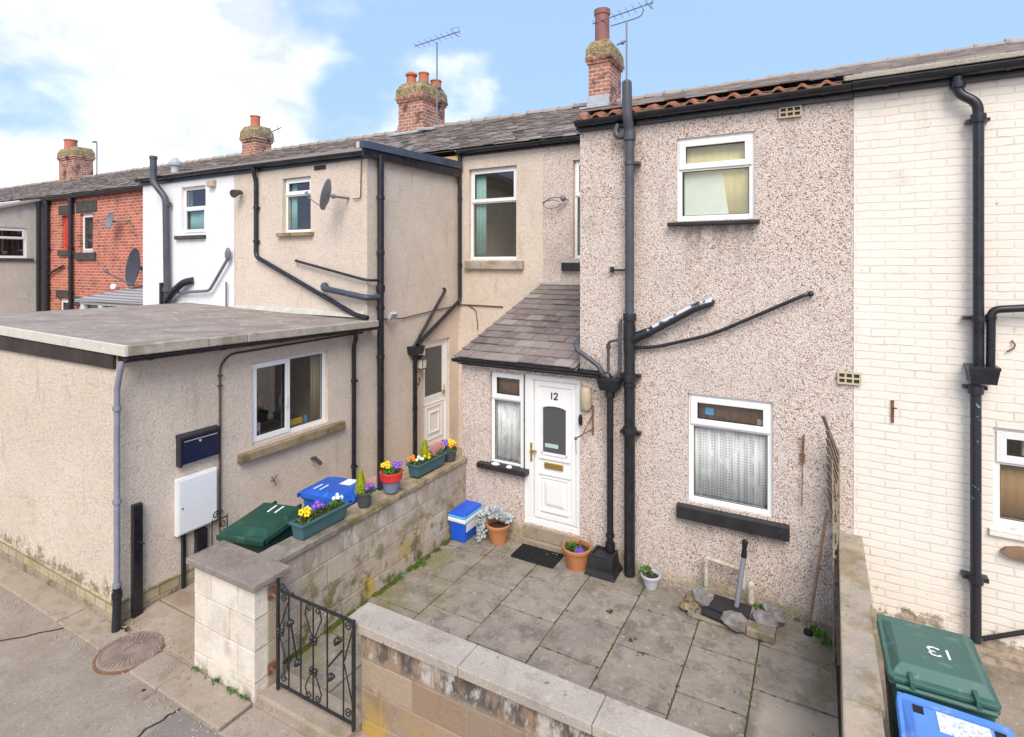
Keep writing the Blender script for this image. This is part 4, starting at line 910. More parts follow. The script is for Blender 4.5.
# brown cable
mb = MB(); mb.tube(rounded([(-6.68, 4.37, -3.35), (-6.68, 4.37, -1.30), (-6.68, 4.50, -1.165), (-6.68, 6.9, -1.14)], .14, 6), .014, 8)
for z in (-1.55, -1.42, -3.15): mb.box(-6.698, -6.66, 4.345, 4.395, z - .01, z + .01)
mb.build('cable', 'brown_cable', h11)
mb = MB(); mb.tube(rounded([(-6.63, 7.33, -.95), (-6.67, 7.9, -.99), (-6.67, 8.8, -.92), (-6.67, 9.72, -.86), (-6.60, 9.73, -.85), (-5.6, 9.73, -.86)], .05), .012, 6)
mb.tube(rounded([(-6.45, 9.735, -.86), (-6.25, 9.735, -.95), (-6.2, 9.735, -1.3), (-6.22, 9.735, -1.36)], .06), .009, 6)
mb.build('cable', 'brown_cable', h11)
chimney(h11, -11.22, -10.28, 13.1, 14.2, 3.8, 5.50, [(-10.92, 13.35, .15, .42, 'chimney_pot_clay', 'cowl'), (-10.52, 13.45, .15, .36, 'chimney_pot_clay', 'louvre'), (-10.36, 13.85, .16, .22, 'chimney_pot_clay', 'roll')])
mb = MB(); mb.obox((-10.0, 12.95, 3.98), (.5, .5, .05), .3, .3); mb.obox((-10.7, 12.9, 3.93), (1.3, .35, .04), 0, .4); mb.build('flashing', 'lead', h11)

# wall things of 11
mb = MB(); mb.box(-6.695, -6.62, 3.85, 4.32, -2.395, -2.075); nb = empty('post_box', (-6.65, 4.07, -2.4), 'navy blue wall letter box with silver lip above the white meter cabinet', 'letter box'); mb.build('box_body', 'navy_enamel', nb, bevel=.006)
mb = MB(); mb.box(-6.62, -6.612, 3.88, 4.29, -2.125, -2.117); mb.lathe(-6.61, 4.07, [(0, -2.16), (.014, -2.16), (.014, -2.14), (0, -2.14)], 8); mb.build('lip', 'lead', nb)
mb = MB(); mb.hexa([(-6.698, 3.82, -2.075), (-6.60, 3.82, -2.075), (-6.60, 4.33, -2.075), (-6.698, 4.33, -2.075), (-6.698, 3.82, -2.035), (-6.61, 3.82, -2.055), (-6.61, 4.33, -2.055), (-6.698, 4.33, -2.035)]); mb.box(-6.697, -6.605, 3.825, 3.849, -2.41, -2.076); mb.build('hood', 'black_paint', nb)
mc = empty('meter_cabinet', (-6.65, 4.03, -3.23), 'white rectangular meter cabinet on the beige wall below the navy letter box', 'meter cabinet')
mb = MB(); mb.box(-6.695, -6.628, 3.80, 4.30, -3.23, -2.555); mb.build('cabinet_body', 'old_white_paint', mc, bevel=.008)
mb = MB(); mb.box(-6.627, -6.615, 3.815, 4.285, -3.21, -2.575); dd = mb.build('cabinet_door', 'white_plastic', mc, bevel=.006)
mb = MB(); mb.box(-6.6145, -6.61, 3.85, 3.865, -2.92, -2.90); mb.build('lock', 'charcoal_plastic', dd)
mb = MB(); mb.box(-6.695, -6.65, 3.88, 3.92, -3.93, -3.235); tag(mb.build('cable_duct', 'black_paint', bevel=.004), 'narrow black duct rising from the path to the left end of the white cabinet', 'duct')
gp_ = MB(); gp_.box(-6.682, -6.62, 3.32, 3.42, -3.95, -2.67); gp1 = empty('gate_post', (-6.64, 3.36, -3.95), 'tall black timber gate post against the wall corner beside the grey downpipe', 'gate post', 'black timber gate posts'); gp_.build('post', 'black_paint', gp1, bevel=.008)
mb = MB(); mb.tube([(-6.61, 3.36, -3.08), (-6.56, 3.36, -3.08), (-6.55, 3.385, -3.09), (-6.56, 3.40, -3.11)], .008, 6); mb.build('latch', 'black_iron', gp1)
gp_ = MB(); gp_.box(-6.695, -6.62, 4.04, 4.17, -3.92, -3.26); tag(gp_.build('gate_post', 'black_paint', bevel=.008), 'short black timber gate post below the right end of the white cabinet', 'gate post', 'black timber gate posts')
# open passage gate folded to the wall
mb = MB(); X = -6.58
for y in (4.20, 4.30, 4.40): mb.tube([(X, y, -3.85), (X, y, -3.17)], .007, 6)
for z in (-3.8, -3.2): mb.tube([(X, 4.2, z), (X, 4.40, z)], .009, 6)
def scroll(mb_, cx, cz, r0, turns, sgn, ax, c, a0=0, rr=.007):
    pts = []
    for k in range(int(turns * 12) + 1):
        a = a0 + sgn * 2 * math.pi * k / 12; r_ = r0 * (1 - k / (turns * 12 + 4)); q = (cx + r_ * math.cos(a), cz + r_ * math.sin(a))
        pts.append((q[0], c, q[1]) if ax == 'y' else (c, q[0], q[1]))
    mb_.tube(pts, rr, 6)
scroll(mb, 4.25, -3.13, .05, 1.3, 1, 'x', X); scroll(mb, 4.35, -3.27, .05, 1.3, -1, 'x', X)
tag(mb.build('iron_gate', 'black_iron'), 'small black iron gate folded back against the wall behind the green bin', 'gate')
# lantern + horseshoe
lt = empty('wall_lantern', (-6.6, 8.38, -2.02), 'square glazed wall lantern beside the half glazed side door', 'lantern')
mb = MB(); mb.box(-6.66, -6.54, 8.32, 8.44, -1.97, -1.80); mb.build('lantern_glass', 'lamp_glass', lt)
mb = MB(); mb.frust(-6.675, -6.525, 8.305, 8.455, -1.80, -1.73, .04, .04); mb.box(-6.67, -6.53, 8.31, 8.45, -1.99, -1.97)
for a in (-6.665, -6.535):
    for b in (8.315, 8.445): mb.box(a - .005, a + .005, b - .005, b + .005, -1.97, -1.80)
mb.box(-6.698, -6.66, 8.35, 8.41, -1.85, -1.74); mb.build('lantern_frame', 'charcoal_plastic', lt)
mb = MB(); mb.tube([(-6.68, 8.36 + .05 * math.sin(a), -2.22 - .07 * math.cos(a)) for a in [R(-140) + R(280) * k / 12 for k in range(13)]], .014, 6)
tag(mb.build('horseshoe', 'rusty_iron'), 'rusty horseshoe nailed to the wall under the lantern', 'horseshoe')
fl = MB(); fl.obox((-6.52, 7.46, -.90), (.07, .16, .12), 0, 0, .5); fl.box(-6.695, -6.56, 7.44, 7.48, -.98, -.94)
tag(fl.build('floodlight', 'lead', bevel=.006), 'small grey floodlight beside the black soil pipe on the beige side wall', 'floodlight')
mb = MB(); mb.tube([(-10.02, 7.01, 1.43), (-10.02, 6.95, 1.43), (-9.98, 6.80, 1.38)], .05, 10, rads=[.03, .05, .085]); tag(mb.build('boiler_flue', 'charcoal_plastic'), 'black flared flue cap high on the beige wall next to the white house', 'flue cap')
mb = MB(); mb.tube([(-6.67, 5.0, -2.63), (-6.60, 5.0, -2.64), (-6.55, 5.02, -2.66)], .014, 6)
mb = MB(); mb.tube([(-6.69, 5.14, -2.98), (-6.63, 5.14, -3.0)], .010, 6); mb.tube([(-6.64, 5.09, -3.01), (-6.63, 5.14, -3.0), (-6.64, 5.19, -2.95)], .010, 6); mb.tube([(-6.64, 5.14, -3.0), (-6.63, 5.16, -3.08)], .008, 6)
tag(mb.build('wall_hook', 'rusty_iron'), 'small twisted metal wall hook above the green lid numbered 11', 'hook')
mb = MB(); mb.tube([(-6.69, 5.84, -2.93), (-6.60, 5.82, -2.90), (-6.56, 5.90, -3.01)], .03, 8, rads=[.022, .030, .030]); tag(mb.build('outside_tap', 'charcoal_plastic'), 'black wall mounted outlet spout above the blue lid numbered 11', 'outlet')

# ------------------------------------------------------------------ WHITE HOUSE
hw = empty('terraced_house', (-12, 8, -3.9), 'white painted brick terraced house between the red brick house and the beige one', 'house', 'houses of the terrace')
mb = MB(); ww = (-12.08, -11.22, .64, 1.67)
wall_mesh(mb, U, -13.6, -10.283, -4.0, 1.92, [ww]); mb.box(-13.6, -13.38, 7.28, 9.7, -4, 1.9); mb.build('wall', 'white_painted_brick', hw)
w = window(hw, U, *ww, transom=1.22, setb=.06, fr=.07, openers=('low',), fmat='old_white_paint', curtains=[('teal_curtain', -12.0, -11.3, .7, 1.2)]); sill(w, U, -12.25, -11.2, .54, .62, .07, 'soot_stone')
gutter(hw, (-13.68, 6.93, 1.94), (-10.29, 6.93, 1.93), .062)
mb = MB(); mb.box(-13.68, -10.28, 6.985, 7.015, 1.80, 1.95); mb.build('fascia', 'black_paint', hw)
mb = MB(); mb.hexa([(-13.66, 6.95, 1.94), (-10.29, 6.95, 1.94), (-10.29, 9.7, 2.14), (-13.66, 9.7, 2.14), (-13.66, 6.95, 1.99), (-10.29, 6.95, 1.99), (-10.29, 9.7, 2.2), (-13.66, 9.7, 2.2)]); mb.build('outrigger_roof', 'roof_slate', hw)
house_roof(hw, -13.6, -10.30, 9.58, 2.40, 4)
mb = MB(); mb.tube(rounded([(-12.76, 6.80, 2.38), (-12.76, 6.80, 1.80), (-12.46, 6.90, 1.45), (-12.44, 6.92, -.95)], .12), .068, 12)
collar(mb, -12.76, 6.80, 2.34, .078, .06); collar(mb, -12.445, 6.92, 1.32, .08, .08); collar(mb, -12.44, 6.92, -.55, .095, .1)
ws = mb.build('soil_pipe', 'dark_grey_plastic', hw)
mb = MB(); mb.tube(rounded([(-12.40, 6.88, -.80), (-12.1, 6.88, -.55), (-11.8, 6.9, -.38), (-11.62, 7.0, -.34)], .15), .075, 10); mb.tube(rounded([(-12.62, 6.9, -.4), (-12.62, 6.9, -.95)], .05), .05, 8); mb.build('branch_pipe', 'black_iron', ws)
mb = MB(); mb.tube(rounded([(-12.3, 6.93, -.62), (-10.95, 6.93, -.54), (-10.36, 6.93, .10)], .1), .03, 8); mb.ball((-10.34, 6.93, .2), .09, 8, (.8, .6, 1.6)); mb.tube([(-10.44, 6.96, -.9), (-10.44, 6.96, -.35)], .02, 6); mb.build('waste_pipe', 'grey_plastic', ws)
mb = MB(); U.box(mb, -11.05, -10.85, .002, .1, 1.60, 1.74); tag(mb.build('alarm_box', 'aged_cream_plastic', bevel=.02), 'cream box under the gutter of the white painted house', 'alarm box')

# ------------------------------------------------------------------ RED BRICK HOUSE
hr = empty('terraced_house', (-19, 12, -3.9), 'red brick terraced house with sooty stone lintels behind the white house', 'house', 'houses of the terrace')
rw = (-22.95, -22.04, .42, 1.80); rw2 = (-24.30, -23.45, .53, 1.80); rl1 = (-24.5, -23.65, -2.6, -1.26); rl2 = (-23.2, -21.9, -2.6, -1.5)
mb = MB(); wall_mesh(mb, Mn, -25.4, -13.6, -4.0, 2.42, [rw, rw2, rl1, rl2]); mb.build('wall', 'red_brick', hr)
w = window(hr, Mn, *rw, setb=.10, fr=.09, openers=('all',), room='room_wall'); sill(w, Mn, -23.15, -21.8, .16, .42, .08, 'soot_stone')
w = window(hr, Mn, -23.98, -23.46, .53, 1.80, transom=1.3, setb=.12, fr=.07); sill(w, Mn, -24.45, -23.3, .32, .52, .08, 'soot_stone')
mb = MB(); Mn.box(mb, -24.30, -23.985, -.24, -.10, .53, 1.80); mb.build('painted_panel', 'red_paint', w)
window(hr, Mn, *rl1, transom=-1.75, setb=.08, fr=.09); window(hr, Mn, *rl2, mullion=-22.55, setb=.08, fr=.10, openers=())
for a, b, z0, z1 in ((-24.5, -23.3, 1.83, 2.15), (-23.2, -21.75, 1.84, 2.22), (-24.7, -23.5, -1.22, -.93), (-23.3, -21.7, -1.48, -1.14), (-18.6, -17.6, 1.72, 2.1)): mb = MB(); mb.box(a, b, 9.72, 9.8, z0, z1); mb.build('lintel', 'soot_stone', hr, bevel=.02)
gutter(hr, (-25.4, 9.62, 2.42), (-13.62, 9.62, 2.42), .07)
house_roof(hr, -25.4, -13.62, 9.58, 2.42, 6)
for x in (-25.2, -23.36): downpipe(hr, [(x, 9.64, 2.36), (x, 9.64, -3.5)], .085 if x < -24 else .07, 'black_paint', .05, [(x, 9.64, 2.3, .16), (x, 9.64, .6), (x, 9.64, -1.0)])
mb = MB(); mb.tube([(-25.1, 9.66, -.35), (-24.0, 9.68, -.05)], .04, 8); mb.build('waste_pipe', 'black_paint', hr)
chimney(hr, -18.85, -18.1, 13.2, 13.9, 3.8, 5.15, [(-18.5, 13.5, .17, .45, 'chimney_pot_clay', 'louvre')])
# lean-to at its foot
lt = MB(); lt.hexa([(-18.9, 7.9, -1.08), (-13.7, 7.9, -1.0), (-13.7, 9.72, -.45), (-18.0, 9.72, -.62), (-18.9, 7.9, -1.0), (-13.7, 7.9, -.92), (-13.7, 9.72, -.37), (-18.0, 9.72, -.54)])
lean = lt.build('lean_to_roof', 'ribbed_roofing', hr)
mb = MB(); mb.box(-18.85, -13.7, 8.0, 8.1, -4.0, -2.2); mb.box(-18.85, -18.75, 8.1, 9.7, -4, -1.02)
for k in range(6): mb.box(-18.8 + k * 1.0, -18.6 + k * 1.0, 8.0, 8.09, -2.2, -1.151)
mb.box(-18.85, -13.7, 8.0, 8.09, -1.15, -1.09); mb.build('lean_to_frame', 'old_white_paint', lean)
mb = MB(); mb.box(-18.7, -13.7, 8.10, 8.11, -2.2, -1.1); mb.build('lean_to_glazing', 'dim_glass', lean)
mb = MB(); mb.tube([(-20.4, 9.7, -.75), (-20.3, 9.55, -.72)], .09, 8); tag(mb.build('security_light', 'white_plastic'), 'white security light low on the red brick wall', 'security light')
# ------------------------------------------------------------------ FAR GREY-BEIGE HOUSE
hf = empty('terraced_house', (-30, 10, -3.9), 'grey beige rendered house at the far left end of the terrace', 'house', 'houses of the terrace')
Fx = WallP('x', -25.8); fw = (7.9, 9.27, .24, 1.36)
mb = MB(); wall_mesh(mb, Fx, 4.0, 9.8, -4.0, 1.5, [fw]); mb.prism([(6.6, 1.5), (9.8, 1.5), (9.8, 2.5)], 'x', -26.05, -25.8); mb.prism([(4, .7), (6.6, .7), (6.6, 1.5), (4, .71)], 'x', -26.05, -25.81)
mb.box(-42, -25.42, 9.76, 9.95, -4, 2.4); mb.box(-42, -25.8, 4.0, 4.2, -4, .7); mb.build('wall', 'grey_render', hf)
w = window(hf, Fx, *fw, transom=.95, setb=.06, fr=.08, room='room_brown'); sill(w, Fx, 7.7, 9.45, .12, .23, .06, 'soot_stone')
mb = MB(); mb.hexa([(-32, 3.9, .52), (-25.65, 3.9, .52), (-25.65, 9.75, 2.44), (-32, 9.75, 2.44), (-32, 3.9, .60), (-25.65, 3.9, .60), (-25.65, 9.75, 2.52), (-32, 9.75, 2.52)]); mb.build('outrigger_roof', 'roof_slate', hf)
house_roof(hf, -42, -25.42, 9.58, 2.42, 8)
downpipe(hf, [(-25.72, 9.6, 2.4), (-25.72, 9.6, -3.5)], .08, 'black_paint')
chimney(hf, -33.2, -31.6, 13.2, 14.0, 3.8, 5.75, [(-32.7, 13.5, .26, .50, 'chimney_pot_clay', 'louvre')])
# neighbouring single storey roof with white trims left of the flat roof
gx = empty('outbuilding', (-12.4, 4.0, -4.0), 'low grey roofed outbuilding with white roof trims beyond the flat roof', 'outbuilding')
mb = MB(); mb.box(-12.95, -11.9, 3.3, 5.0, -4.0, -1.05); mb.build('wall', 'grey_render', gx)
mb = MB(); mb.box(-13.05, -11.87, 3.2, 5.1, -1.05, -.97); rr = mb.build('roof', 'lead', gx)
mb = MB(); mb.box(-13.08, -11.86, 5.07, 5.13, -1.04, -.93); mb.box(-12.3, -12.2, 3.2, 5.06, -.97, -.93); mb.box(-13.08, -13.0, 3.2, 5.06, -1.04, -.93); mb.build('roof_trim', 'white_plastic', rr)

# ------------------------------------------------------------------ CREAM HOUSE 13
hc = empty('terraced_house', (2, 10, -3.9), 'cream painted brick terraced house at the right edge', 'house', 'houses of the terrace')
cw = (1.475, 2.6, -2.51, -1.565)
mb = MB(); wall_mesh(mb, F, .332, 4.6, -4.0, 1.86, [cw]); mb.box(4.35, 4.6, 7.2, 18, -4, 1.86); mb.build('wall', 'cream_painted_brick', hc)
w = window(hc, F, *cw, transom=-1.90, setb=.04, fr=.06, curtains=[('brown_blind', 1.53, 2.5, -2.46, -1.92)], room='room_brown', fmat='old_white_paint', label='window with brown blind behind white frame', items=[('blind_cream', 1.72, 1.80, -.2, -.14, -1.86, -1.68), ('brown_wood', 1.55, 2.2, -.24, -.12, -1.9, -1.86)])
s = MB(); F.box(s, 1.44, 2.7, -.05, .035, -2.60, -2.535); s.build('sill', 'cream_painted_brick', w, bevel=.006)
mb = MB(); slates(mb, .335, 4.7, 7.0, 2.02, 13.7, 4.16, .25, .2, seed=15)
mb.add([(.335, 6.85, 1.98), (4.7, 6.85, 1.98), (4.7, 13.7, 4.12), (.335, 13.7, 4.12), (4.7, 18.2, 2.2), (.335, 18.2, 2.2)], [(0, 1, 2, 3), (3, 2, 4, 5)])
rc = mb.build('roof', 'roof_slate', hc)
rt = MB(); x = .34
while x < 4.6:
    prof = [(13.7 + .13 * math.cos(a), 4.125 + .115 * math.sin(a)) for a in [math.pi * k / 6 for k in range(7)]]; n = 7; xe = min(x + .46, 4.7); q = random.uniform(-.015, .02)
    rt.add([(x, a, b + q) for a, b in prof] + [(xe - .01, a, b + q * .3) for a, b in prof], [(i, i + 1, n + i + 1, n + i) for i in range(6)] + [tuple(range(7)), tuple(range(7, 14))])
    rt.add([(x - .01, a, b + .018 + q) for a, b in prof] + [(x + .06, a, b + .018 + q) for a, b in prof], [(i, i + 1, n + i + 1, n + i) for i in range(6)] + [tuple(range(7)), tuple(range(7, 14))]); x = xe
rt.build('ridge_tiles', 'ridge_tile', rc)
mb = MB(); mb.hexa([(.24, 6.74, 1.915), (4.7, 6.74, 1.935), (4.7, 7.05, 1.99), (.24, 7.05, 1.99), (.24, 6.74, 1.97), (4.7, 6.74, 1.99), (4.7, 7.05, 2.06), (.24, 7.05, 2.06)]); mb.build('eaves_stone', 'roof_edge_stone', rc, bevel=.01)
gutter(hc, (.315, 6.78, 1.885), (4.7, 6.78, 1.90), .066)
mb = MB(); mb.box(.33, 4.6, 6.845, 6.895, 1.77, 1.93); mb.build('fascia', 'black_paint', hc)
mb = MB(); X, Y = 1.345, 6.80
mb.tube(rounded([(1.185, 6.79, 1.82), (1.185, 6.79, 1.66), (1.34, 6.79, 1.55), (X, Y, 1.38), (X, Y, -1.0)], .09, 5), .044, 14)
collar(mb, 1.185, 6.79, 1.74, .062, .06); collar(mb, X, Y, 1.40, .062, .08); collar(mb, X, Y, -.52, .058, .06); mb.box(X - .11, X + .09, Y + .02, Y + .09, -.535, -.505); mb.box(X - .09, X + .09, Y, Y + .09, 1.37, 1.40)
mb.frust(1.275, 1.465, 6.71, 6.89, -1.13, -.995, -.02, -.015); mb.box(1.25, 1.49, 6.69, 6.895, -.995, -.965)
mb.tube(rounded([(1.435, 6.80, -1.0), (1.44, 6.80, -.43), (3.2, 6.80, -.25)], .07, 5), .036, 12); collar(mb, 1.437, 6.80, -.5, .042, .05)
dpc = mb.build('downpipe', 'black_paint', hc)
mb = MB(); X = 1.325; mb.tube([(X, Y, -1.12), (X, Y, -3.62)], .044, 14); collar(mb, X, Y, -1.20, .062, .08); mb.box(X - .09, X + .09, Y, Y + .08, -1.2, -1.17); collar(mb, X, Y, -3.02, .06, .07); mb.box(X - .1, X + .1, Y, Y + .09, -3.04, -3.0); mb.build('lower_pipe', 'chipped_pipe', dpc)
mb = MB(); mb.tube([(1.38, 6.84, -3.60), (2.6, 6.84, -2.95)], .022, 8); mb.build('waste_pipe', 'black_paint', hc)
mb = MB(); pts = [(1.52, -2.73), (1.56, -2.685), (1.66, -2.66), (1.9, -2.655), (2.0, -2.70), (1.95, -2.76), (1.7, -2.79), (1.58, -2.775)]
mb.prism(pts, 'y', 6.84, 6.893); tag(mb.build('wall_plaque', 'brown_wood', bevel=.008), 'weathered oval wooden plaque on the cream wall under the window', 'plaque')
mb = MB(); F.box(mb, .66, .685, .003, .02, -1.63, -1.40); mb.tube([(.672, 6.89, -1.48), (.70, 6.84, -1.47)], .008, 6); tag(mb.build('wall_hook', 'rusty_iron'), 'rusty flat iron hook on the cream painted brick wall', 'hook')
mb = MB(); mb.tube([(1.61, 6.89, -.72), (1.63, 6.87, -.76), (1.615, 6.87, -.80), (1.57, 6.88, -.83)], .007, 6); tag(mb.build('wall_hook', 'rusty_iron'), 'thin curled rusty hook on the cream wall right of the black hopper', 'hook')
mb = MB(); mb.ball((1.65, 6.88, .72), .03, 8, (1, .6, 1)); 

for hh_, a, b, m_ in ((h12, -4.68, .33, 'pebbledash'), (h11, -10.28, -4.70, 'beige_render'), (hw, -13.6, -10.3, 'white_painted_brick'), (hr, -25.4, -13.62, 'red_brick'), (hf, -42, -25.42, 'grey_render'), (hc, .335, 4.6, 'cream_painted_brick')):
    mb = MB(); mb.box(a, b, 17.9, 18.1, -4, 2.2); mb.build('rear_wall', m_, hh_)
# ------------------------------------------------------------------ yard walls
def blocks(mb, ax, a0, a1, c0, c1, z0, courses, bl, seed, mi=0, j=.004, faces=None):
    rnd = random.Random(seed); z = z0
    for r, h in enumerate(courses):
        a = a0 - (bl * .5 if r % 2 else 0)
        while a < a1 - .01:
            L = bl * rnd.uniform(.9, 1.1); s, e = max(a, a0), min(a + L, a1); a += L
            if e - s < .05: continue
            q = rnd.uniform(-.004, .004)
            if ax == 'x': mb.box(s + j, e - j, c0 + q, c1 - q, z + j, z + h - j, mi)
            else: mb.box(c0 + q, c1 - q, s + j, e - j, z + j, z + h - j, mi)
        z += h
fwl = empty('garden_wall', (-.9, 3.55, -4), 'low front garden wall of brown blocks with pale speckled coping slabs', 'wall')
mb = MB(); blocks(mb, 'x', -3.37, 2.2, 3.455, 3.64, -4.04, [.23, .25, .25, .22], .52, 2); mb.build('blockwork', 'front_wall_block', fwl, bevel=.007)
mb = MB(); mb.box(-3.36, 2.2, 3.463, 3.632, -4.04, -3.095); mb.build('mortar', 'old_mortar', fwl)
for a, b in ((-3.50, -2.355), (-2.35, -1.295), (-1.29, -.2), (-.195, .87), (.875, 2.2)):
    mb = MB(); mb.box(a, b, 3.405, 3.685, -3.075, -3.0 + random.uniform(-.003, .003)); mb.build('coping_slab', 'coping_concrete', fwl, bevel=.007)
sw = empty('garden_wall', (-4.72, 5.2, -4), 'mossy side wall of pale blocks carrying the flower troughs', 'wall')
mb = MB(); blocks(mb, 'y', 3.57, 6.895, -4.835, -4.605, -4.0, [.27, .27, .27, .26], .62, 4); mb.build('blockwork', 'side_wall_block', sw, bevel=.007)
mb = MB(); mb.box(-4.827, -4.613, 3.57, 6.895, -4.0, -2.94); mb.build('mortar', 'old_mortar', sw)
rnd = random.Random(77)
for a, b, m_ in ((3.57, 3.98, 'pillar_cap'), (3.985, 4.52, 'pillar_cap'), (4.525, 5.0, 'sandstone_coping'), (5.008, 5.52, 'sandstone_coping'), (5.53, 5.98, 'sandstone_coping'), (5.99, 6.42, 'sandstone_coping'), (6.43, 6.89, 'sandstone_coping')):
    mb = MB(); n = 5; jj = .004 if m_ == 'pillar_cap' else .009; top = -2.868 + rnd.uniform(-.004, .004)
    sec = []
    for k in range(n + 1):
        y = a + (b - a) * k / n; sec.append([(-4.865 + rnd.uniform(-jj, jj), y, -2.93), (-4.57 + rnd.uniform(-jj, jj), y, -2.93), (-4.57 + rnd.uniform(-jj, jj), y, top + rnd.uniform(-jj, jj) * .5), (-4.72, y, top + rnd.uniform(-jj, jj) * .3), (-4.865 + rnd.uniform(-jj, jj), y, top + rnd.uniform(-jj, jj) * .5)])
    V = [q for c_ in sec for q in c_]; Fc = [(4, 3, 2, 1, 0), tuple(5 * n + q for q in range(5))]
    for k in range(n):
        for q in range(5): q2 = (q + 1) % 5; Fc.append((5 * k + q, 5 * k + q2, 5 * k + 5 + q2, 5 * k + 5 + q))
    mb.add(V, Fc); mb.build('coping_slab', m_, sw, bevel=.010)
pl = empty('gate_pillar', (-4.88, 3.37, -4.03), 'square gate pillar of cream painted blocks with dark flat capstone', 'pillar')
mb = MB(); rnd = random.Random(8)
z = -4.03
for r, h in enumerate([.26, .285, .285, .285]):
    xs = [-5.33, -5.13, -4.78, -4.42] if r % 2 == 0 else [-5.33, -4.98, -4.62, -4.42]
    if r % 2: xs = [-5.33, -5.06, -4.66, -4.42]
    for a, b in zip(xs, xs[1:]):
        mb.box(a + .004, b - .004, 3.216 + rnd.uniform(0, .005), 3.36, z + .004, z + h - .004, 0)
    mb.box(-5.329, -4.421, 3.362, 3.52, z + .004, z + h - .004, 1)
    z += h
# right faces of the front blocks are bare stone
for i, f in enumerate(mb.f):
    xs = [mb.v[k][0] for k in f]
    if min(xs) > -4.4235: mb.m[i] = 1
mb.build('blockwork', ['painted_block', 'pillar_side_block'], pl, bevel=.005)
mb = MB(); mb.box(-5.325, -4.425, 3.226, 3.515, -4.03, -2.92); mb.build('mortar', 'old_mortar', pl)
mb = MB(); mb.box(-5.385, -4.365, 3.165, 3.565, -2.915, -2.85); mb.build('capstone', 'pillar_cap', pl, bevel=.012)
mb = MB()
for z in (-3.03, -3.72): mb.box(-4.418, -4.40, 3.35, 3.42, z - .05, z + .05); mb.tube([(-4.41, 3.38, z), (-4.29, 3.36, z)], .012, 6)
mb.build('hinge', 'rusty_iron', pl)
rw_ = empty('garden_wall', (.28, 5.3, -4), 'narrow boundary wall with cracked stone coping beside the wheelie bins', 'wall')
def rx(y): return .133 + (y - 3.9) * .019
mb = MB(); mb.hexa([(rx(3.6) + .01, 3.65, -4), (rx(3.6) + .225, 3.65, -4), (rx(6.9) + .205, 6.897, -4), (rx(6.9) + .01, 6.897, -4), (rx(3.6) + .01, 3.65, -2.95), (rx(3.6) + .225, 3.65, -2.95), (rx(6.9) + .205, 6.897, -2.95), (rx(6.9) + .01, 6.897, -2.95)]); mb.build('blockwork', 'side_wall_block', rw_)
for a, b in ((2.9, 4.28), (4.286, 5.55), (5.555, 6.896)):
    mb = MB(); mb.hexa([(rx(a), a, -2.95), (rx(a) + .24, a, -2.95), (rx(b) + .22, b, -2.95), (rx(b), b, -2.95), (rx(a), a, -2.87), (rx(a) + .24, a, -2.87), (rx(b) + .22, b, -2.872), (rx(b), b, -2.872)]); mb.build('coping_slab', 'right_wall_coping', rw_, bevel=.012)
mb = MB(); mb.hexa([(.12, 2.9, -4), (.345, 2.9, -4), (.35, 3.645, -4), (.13, 3.645, -4), (.12, 2.9, -2.955), (.345, 2.9, -2.955), (.35, 3.645, -2.955), (.13, 3.645, -2.955)]); mb.build('blockwork', 'front_wall_block', rw_)
# step in the gateway
mb = MB(); mb.box(-4.41, -3.38, 3.24, 3.58, -4.0, -3.865); struct(mb.build('gateway_step', 'kerb_stone', bevel=.02))

# gate
gt = empty('iron_gate', (-3.82, 3.35, -3.82), 'black wrought iron garden gate with scrolls between pillar and front wall', 'gate')
mb = MB(); Y = 3.35
for x, zt in ((-4.275, -2.84), (-3.345, -2.93)): mb.box(x - .012, x + .012, Y - .012, Y + .012, -3.84, zt)
mb.box(-4.263, -3.357, Y - .006, Y + .006, -2.955, -2.93); mb.box(-4.263, -3.357, Y - .006, Y + .006, -3.80, -3.775)
mb.build('gate_frame', 'black_iron', gt)
bx = [-4.13, -3.975, -3.82, -3.65, -3.46]
for x in bx:
    mb = MB(); mb.tube([(x, Y, -3.775), (x, Y, -2.955)], .0075, 6); mb.build('gate_bar', 'black_iron', gt)
mb = MB()
def lyre(cx, cz, h, w, up):
    s = 1 if up else -1
    for q in (-1, 1):
        mb.tube([(cx, Y, cz), (cx + q * w * .55, Y, cz + s * h * .35), (cx + q * w, Y, cz + s * h * .72), (cx + q * w * .8, Y, cz + s * h * .93)], .006, 6)
        scroll(mb, cx + q * w * .55, cz + s * h * .9, .035, 1.2, q * s, 'y', Y, a0=0 if q > 0 else math.pi, rr=.006)
lyre(-3.82, -3.25, .29, .10, True); lyre(-3.82, -3.50, .26, .10, False)
for x, z in ((-3.82, -3.24), (-3.82, -3.51), (-4.245, -3.3)): 
    for q in (-.025, .025): mb.ball((x + q, Y, z), .022, 8); mb.ball((x + q, Y, z - .03), .018, 8)
for (a, b) in (((-4.09, -3.19), (-4.015, -3.48)), ((-3.47, -3.22), (-3.64, -3.42))):
    mb.tube([(a[0], Y - .01, a[1]), (b[0], Y - .01, b[1])], .009, 6)
for x, z in ((-4.10, -3.18), (-4.005, -3.50), (-3.52, -3.15), (-3.60, -3.48)):
    mb.ball((x, Y - .012, z), .032, 8); mb.ball((x + .03, Y - .012, z + .012), .02, 8); mb.ball((x - .02, Y - .012, z - .03), .018, 8)
for x0, x1 in ((-4.26, -4.14), (-3.45, -3.36)):
    mb.tube([(x0, Y, -3.3), (x1, Y, -3.02)], .006, 6); mb.tube([(x0, Y, -3.33), (x1, Y, -3.62)], .006, 6)
    cx = (x0 + x1) / 2
    for z in (-3.0, -3.72): scroll(mb, cx, z, .042, 1.5, 1, 'y', Y, rr=.006)
